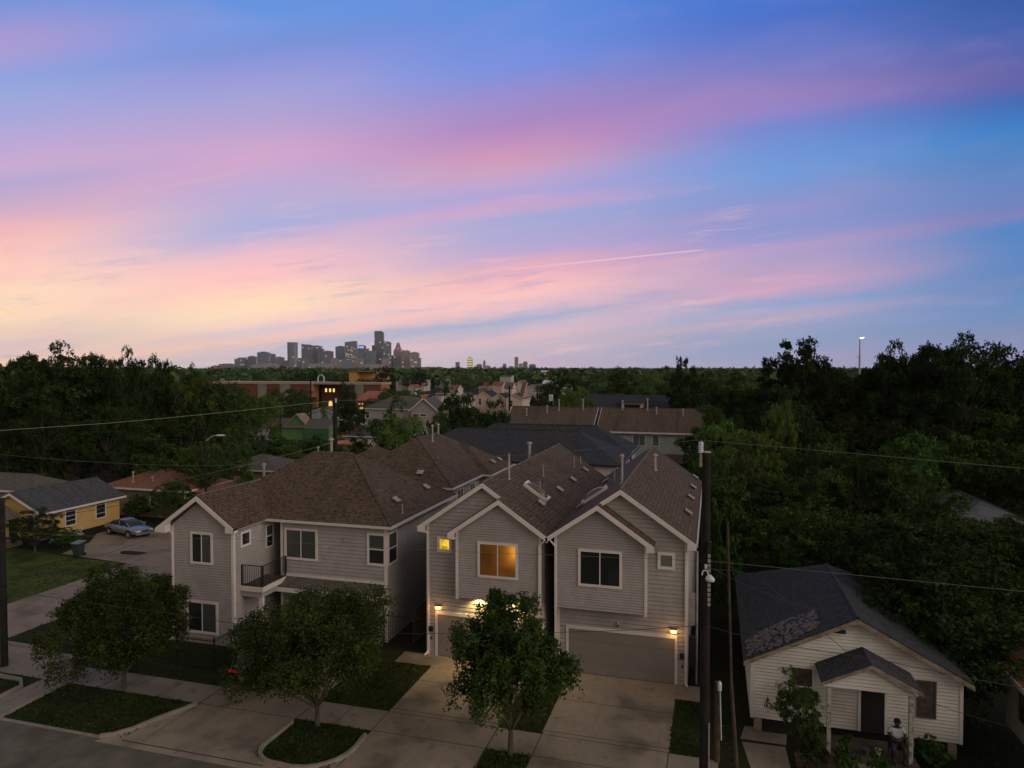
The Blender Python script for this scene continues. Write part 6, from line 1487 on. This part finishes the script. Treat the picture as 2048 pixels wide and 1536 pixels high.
part(ppl, 'face', skin, face)
part(ppl, 'eyes', M['porc'], lambda b: [b.obox(Vector((6.6+s*.034, 28.35-.138, .35+1.262)), (.009, 0, 0), (0, .006, 0), (0, 0, .005)) for s in (-1, 1)])
part(ppl, 'shoes', M['black'], lambda b: [b.rings([[Vector((6.6+s*.165+w*math.cos(a_), 28.35+y, .35+.05+h*math.sin(a_))) for a_ in [i*math.pi/4 for i in range(8)]] for y, w, h in ((-.30, .03, .03), (-.38, .05, .05), (-.5, .055, .045), (-.6, .03, .025))]) for s in (-1, 1)])
ppl.scale = (1.14, 1.1, 1.06)
ch = thing('porch_chair', (6.6, 28.4, .35), 'dark chair under the seated person on the cottage porch', 'chair')
boxpart(ch, 'seat', M['black'], 6.36, 6.84, 28.16, 28.64, .72, .77); boxpart(ch, 'backrest', M['black'], 6.36, 6.84, 28.60, 28.64, .77, 1.25)
for sx in (6.38, 6.80):
    for sy in (28.18, 28.60): boxpart(ch, 'leg', M['black'], sx, sx+.03, sy, sy+.03, .35, .72)
# clutter on the porch: bucket, bottle, planter
def pot(x, y, r_, h, col, lab, z=.35, name='flower_pot', cat='pot'):
    t = thing(name, (x, y, z), lab, cat)
    part(t, 'body', mat(name+'_paint', col, .6), lambda b: b.rings([[Vector((x+w*math.cos(a_), y+w*math.sin(a_), z+q)) for a_ in [i*math.pi/6 for i in range(12)]] for q, w in ((0, r_*.75), (h*.9, r_), (h*.9, r_*1.1), (h, r_*1.1))]))
pot(5.95, 28.15, .10, .32, (.5, .42, .34), 'pale jug standing on the porch floor beside the seated person', name='jug', cat='jug')
pot(5.55, 28.2, .13, .25, (.06, .06, .07), 'dark pot with a white rim on the porch floor', name='bucket', cat='bucket'); pot(4.7, 28.1, .16, .3, (.16, .13, .12), 'brown flower pot near the left porch post')
pot(5.9, 27.3, .14, .25, (.22, .04, .03), 'red bucket on the ground below the porch', .0, 'bucket', 'bucket')

# ------------------------------------------------------------------ skyline
def tower_mat(name, base, dark, fw=6.0, fh_=4.2, lit=.06, litc=(1, .8, .5), es=.9, mo=.35):
    m = mat(name, base, .45); nt = m.node_tree; q = NG(nt); b = nt.nodes['Principled BSDF']
    uv = q.n('ShaderNodeTexCoord').outputs['UV']; br = q.n('ShaderNodeTexBrick'); q.l(uv, br.inputs['Vector']); br.offset = 0; br.inputs['Scale'].default_value = 1
    br.inputs['Brick Width'].default_value = fw; br.inputs['Row Height'].default_value = fh_; br.inputs['Mortar Size'].default_value = mo*fh_*.5
    br.inputs['Color1'].default_value = tuple(dark)+(1,); br.inputs['Color2'].default_value = tuple(v*1.5 for v in dark)+(1,); br.inputs['Mortar'].default_value = tuple(base)+(1,)
    pos = q.n('ShaderNodeNewGeometry').outputs['Position']
    q.l(q.mix(q.m('MULTIPLY', q.sstep(q.noise(pos, .03, 3), .4, .7), .4), br.outputs['Color'], tuple(v*1.4 for v in base)+(1,)), b.inputs['Base Color'])
    sn = q.n('ShaderNodeVectorMath', operation='SNAP'); q.l(uv, sn.inputs[0]); sn.inputs[1].default_value = (fw*1.5, fh_*2, 1)
    wn = q.n('ShaderNodeTexWhiteNoise'); q.l(sn.outputs[0], wn.inputs[0])
    e = q.m('MULTIPLY', q.m('GREATER_THAN', wn.outputs[0], 1-lit), q.m('SUBTRACT', 1.0, br.outputs['Fac']))
    b.inputs['Emission Color'].default_value = tuple(litc)+(1,); q.l(q.m('MULTIPLY', e, es), b.inputs['Emission Strength']); return m
TM = {'g': tower_mat('hazy_grey_tower', (.165, .175, .195), (.10, .11, .125), lit=.02), 'd': tower_mat('hazy_dark_tower', (.12, .13, .148), (.08, .087, .10), lit=.018),  # bluish grey of distance haze is mixed into these tower colours
      'b': tower_mat('blue_glass_tower', (.12, .155, .175), (.085, .115, .13), lit=.015), 't': tower_mat('tan_tower', (.27, .215, .19), (.17, .14, .13), lit=.02),
      'l': tower_mat('lit_glass_tower', (.17, .155, .15), (.11, .11, .115), lit=.09, es=.7), 'p': tower_mat('pale_tower', (.26, .235, .235), (.17, .165, .175), lit=.012)}
M['bluelit'] = mat('blue_crown_light', (.2, .3, .9), .4, emit=(.45, .55, 1), es=1.0); M['yl'] = mat('yellow_lit_bands', (.8, .75, .4), .5, emit=(1, .92, .55), es=.55); M['bandd'] = mat('dark_bands', (.10, .05, .035), .6)
def tower(x0, x1, top, mk, lab, D=5500, kind='box', depth=45, extra=None):
    a = atD(x0, 735, D); c = atD(x1, 735, D); H = CH+(735-top)/FP*D; r_ = Vector((math.cos(YAW), math.sin(YAW), 0)); f_ = Vector((-math.sin(YAW), math.cos(YAW), 0))
    A_ = Vector((a.x, a.y, 0)); W = (c-a).length; mid = A_+r_*W/2
    t = thing('office_tower', (mid.x, mid.y, 0), lab, 'tower'); m = TM[mk]
    def P3(s, d_, z): return A_+r_*(s*W)+f_*d_+Vector((0, 0, z))
    def f(b):
        if kind == 'box': b.prism([P3(0, 0, 0), P3(1, 0, 0), P3(1, depth, 0), P3(0, depth, 0)], (0, 0, H))
        elif kind == 'oct':
            q = .22; b.prism([P3(0, depth*q, 0), P3(q, 0, 0), P3(1-q, 0, 0), P3(1, depth*q, 0), P3(1, depth*(1-q), 0), P3(1-q, depth, 0), P3(q, depth, 0), P3(0, depth*(1-q), 0)], (0, 0, H))
        elif kind == 'slant':
            n = 8; top_ = [P3(i/n, 0, H*(extra+(1-extra)*math.sin(math.pi/2*i/n))) for i in range(n+1)]
            b.prism([P3(0, 0, 0), P3(1, 0, 0)]+top_[::-1], f_*depth)
        elif kind == 'roundr':
            pts = [P3(0, 0, 0), P3(1, 0, 0), P3(1, 0, H*.93)]+[P3(1-.3*(1-math.cos(a_)), 0, H*.93+H*.07*math.sin(a_)) for a_ in [k*math.pi/10 for k in range(1, 6)]]+[P3(0, 0, H)]
            b.prism(pts, f_*depth)
        elif kind == 'dome':
            pts = [P3(0, 0, 0), P3(1, 0, 0)]+[P3(.5+.5*math.cos(a_), 0, H*.90+H*.10*math.sin(a_)) for a_ in [k*math.pi/8 for k in range(9)]]
            b.prism(pts, f_*depth)
        elif kind == 'spire':
            sh = extra; b.prism([P3(0, 0, 0), P3(1, 0, 0), P3(1, 0, H*sh), P3(.92, 0, H*(sh+.08)), P3(.78, 0, H*(sh+.12)), P3(.64, 0, H*.95), P3(.54, 0, H), P3(.46, 0, H), P3(.36, 0, H*.95), P3(.2, 0, H*(sh+.12)), P3(.08, 0, H*(sh+.08)), P3(0, 0, H*sh)], f_*depth)
        elif kind == 'step':
            b.prism([P3(0, 0, 0), P3(1, 0, 0), P3(1, 0, H*extra), P3(.8, 0, H*extra), P3(.8, 0, H), P3(.25, 0, H), P3(.25, 0, H*(extra+.04)), P3(0, 0, H*(extra+.04))], f_*depth)
        elif kind == 'arch':
            n = 10; b.prism([P3(0, 0, 0), P3(1, 0, 0)]+[P3(1-i/n, 0, H*(.55+.45*math.sin(math.pi*(.12+.76*i/n)))) for i in range(n+1)], f_*depth)
    part(t, 'facade', m, f)
    if kind == 'box' and (x1-x0) > 8:
        part(t, 'roof_plant', TM['d'], lambda b: b.prism([P3(.25, depth*.2, H), P3(.75, depth*.2, H), P3(.75, depth*.7, H), P3(.25, depth*.7, H)], (0, 0, 5)))
    return t, P3, H, f_
S = [(422, 435, 732, 'p', 'leftmost and lowest block of the downtown skyline', 5600, 'box', None), (437, 469, 727, 'g', 'long low slab second from the left of downtown', 5500, 'step', .88),
 (469, 495, 715, 'g', 'stepped grey-green block left of the square-topped blue block', 5500, 'step', .85), (495, 510, 713, 'd', 'narrow dark block right beside the stepped grey-green block', 5450, 'box', None),
 (514.5, 537, 704.5, 'b', 'blue-green glass tower with a pale flat top, left of the lone slab', 5300, 'box', None), (536, 548, 707.5, 'g', 'grey tower with a rounded shoulder behind the blue-green glass tower', 5500, 'roundr', None),
 (548, 566, 714.5, 'p', 'paler block between the blue-green tower and the lone slab', 5500, 'box', None), (564, 575, 722, 'd', 'low dark block at the foot of the lone slab', 5400, 'box', None),
 (501, 556, 726.5, 'p', 'wide low hall with a gently arched roof in front of downtown', 5000, 'arch', None), (574, 593, 684.5, 'g', 'lone tall grey slab tower left of centre in downtown', 5400, 'oct', None),
 (593, 604, 717, 'p', 'small pale block just right of the lone slab', 5700, 'box', None), (603, 623.5, 689, 'd', 'broad dark tower with stepped top, first of the group right of the lone slab', 5500, 'step', .975),
 (623, 642, 692, 'g', 'grey tower with a pale top storey, second of the central group', 5550, 'box', None), (635, 646, 698, 'd', 'narrow dark tower behind the pale-topped one', 5500, 'box', None),
 (645, 664.5, 702.5, 'g', 'square grey tower at the right end of the central group', 5500, 'box', None), (661, 676, 716, 't', 'low tan block in the gap left of the flared tower', 5300, 'step', .9),
 (671, 690, 693, 'b', 'blue-grey tower left of the curved-top lit tower', 5500, 'box', None), (689.5, 712.5, 682, 'l', 'curved-top tower with many lit windows, rising to the right', 5300, 'slant', .955),
 (713, 730, 691, 'b', 'dark tower with blue lights along its crown', 5400, 'box', None), (729, 736.5, 697, 'p', 'pale sliver tower behind the blue-crowned one', 5800, 'box', None),
 (735, 750, 702.5, 'b', 'low dark blue block left of the tallest tower', 5400, 'box', None), (744, 752, 690.5, 'd', 'dark shoulder tower touching the left side of the tallest tower', 5600, 'box', None),
 (749, 766.5, 662, 'd', 'tallest downtown tower with one rounded upper corner', 5570, 'roundr', None), (766, 781, 683, 'b', 'glass tower touching the right side of the tallest tower', 5400, 'step', .97),
 (779, 788, 712, 'd', 'low dark block left of the pointed tower', 5600, 'box', None), (787, 804.5, 685, 't', 'tower with a steep pointed stepped spire', 5500, 'spire', .66),
 (802, 819.5, 700, 't', 'brown tower with a domed top right of the pointed tower', 5400, 'dome', None), (820, 837.5, 704, 't', 'tan tower with chamfered shoulders at the right end of downtown', 5300, 'dome', None),
 (836, 841, 716, 't', 'narrow tan block, last on the right of downtown', 5300, 'box', None), (711, 726, 716, 't', 'tan apartment block in front of the blue-crowned tower', 5000, 'box', None),
 (763, 776, 717, 't', 'tan block at the foot of the tallest tower', 5000, 'box', None), (617, 661, 727, 'p', 'wide low pale block in front of the central group', 4800, 'step', .93),
 (676, 700, 718, 'g', 'low grey block in front of the curved-top tower', 4900, 'step', .9), (730, 763, 728, 'p', 'low pale terrace below the tallest tower', 4800, 'step', .9), (790, 880, 735.5, 't', 'very long low tan building along the foot of downtown', 4700, 'box', None),
 (603, 612, 717, 'g', 'slim grey block with a bright vertical edge before the central group', 5000, 'box', None),
 (850, 884, 733.5, 't', 'wide low reddish-brown block right of downtown', 3000, 'step', .97)]
for x0, x1, top, mk, lab, D, kd, ex in S:
    t, P3, H, f_ = tower(x0, x1, top, mk, lab, D, kd, 45, ex)
    if 'blue lights' in lab:
        part(t, 'crown_light', M['bluelit'], lambda b: [b.prism([P3(a_, -.5, H-22), P3(c_, -.5, H-22), P3(c_, -.5, H-9), P3(a_, -.5, H-9)], f_*.4) for a_, c_ in ((.15, .3), (.36, .42), (.48, .62), (.68, .84))])
        part(t, 'crown_band', M['bluelit'], lambda b: b.prism([P3(.15, -.5, H-7), P3(.84, -.5, H-7), P3(.84, -.5, H-3), P3(.15, -.5, H-3)], f_*.4))
S2 = [(911, 919, 724, 'g', 'narrow grey tower, leftmost of the small midtown group', 'box', None), (953, 964, 729, 'b', 'squat blue-grey block right of the striped tower', 'box', None), (966, 971, 719, 'p', 'slender pointed tower in midtown', 'spire', .7),
 (969, 981, 732, 'g', 'low block right of the slender pointed tower', 'box', None), (1005, 1013, 727, 'g', 'small stepped block left of the tallest midtown tower', 'step', .8), (1029, 1036.6, 714, 't', 'tallest midtown tower, a plain brown slab', 'box', None),
 (1037, 1046, 728, 'p', 'short block right of the brown slab', 'box', None), (1046, 1055, 724, 'g', 'grey block second to the right of the brown slab', 'box', None), (1058, 1072, 728, 'b', 'rightmost midtown block, wide and stepped', 'step', .85), (903, 911, 735, 't', 'tiny low block left of the narrow grey midtown tower', 'box', None), (1017, 1028, 733, 'p', 'very low pale block left of the brown slab', 'box', None)]
for x0, x1, top, mk, lab, kd, ex in S2: tower(x0, x1, top, mk, lab, 6400, kd, 40, ex)
t, P3, H, f_ = tower(934.3, 945.3, 715.5, 't', 'square tower striped with yellow lit bands, left of midtown', 3600, 'box', 26)
part(t, 'lit_bands', M['yl'], lambda b: [b.prism([P3(-.02, -.4, H-4-k*8.6), P3(1.02, -.4, H-4-k*8.6), P3(1.02, -.4, H-.2-k*8.6), P3(-.02, -.4, H-.2-k*8.6)], f_*.3) for k in range(6)])
part(t, 'dark_bands', M['bandd'], lambda b: [b.prism([P3(-.02, -.4, H-8.5-k*8.6), P3(1.02, -.4, H-8.5-k*8.6), P3(1.02, -.4, H-4.1-k*8.6), P3(-.02, -.4, H-4.1-k*8.6)], f_*.3) for k in range(6)])

# ------------------------------------------------------------------ haze: dusk air between here and downtown
HZ = True
if HZ:
    b = MB(); b.box(-7500, 7000, -120, 8200, -1, 420); hz = b.build('haze'); hz['kind'] = 'stuff'; hz['label'] = 'thin dusk haze filling the air as far as the downtown towers'; hz['category'] = 'haze'
    m = bpy.data.materials.new('haze'); m.use_nodes = True; nt = m.node_tree; nt.nodes.clear(); q = NG(nt)
    pv = q.n('ShaderNodeVolumePrincipled'); pv.inputs['Color'].default_value = (.9, .92, 1, 1); pv.inputs['Density'].default_value = .00003; pv.inputs['Anisotropy'].default_value = .3
    q.l(pv.outputs[0], q.n('ShaderNodeOutputMaterial').inputs['Volume']); hz.data.materials.clear(); hz.data.materials.append(m)
try: SC.cycles.volume_bounces = 1; SC.cycles.max_bounces = 6; SC.cycles.transparent_max_bounces = 8
except Exception: pass
SC.cycles.use_denoising = True
# prototypes nobody planted go away
for ps in PR.values():
    for p_ in ps:
        if p_.name not in USED:
            for c_ in list(p_.children): bpy.data.objects.remove(c_)
            bpy.data.objects.remove(p_)

for o_ in SC.objects:
    if o_.get('label') and not 4 <= len(o_['label'].split()) <= 16: print('LBL', o_.name, len(o_['label'].split()), o_['label'])
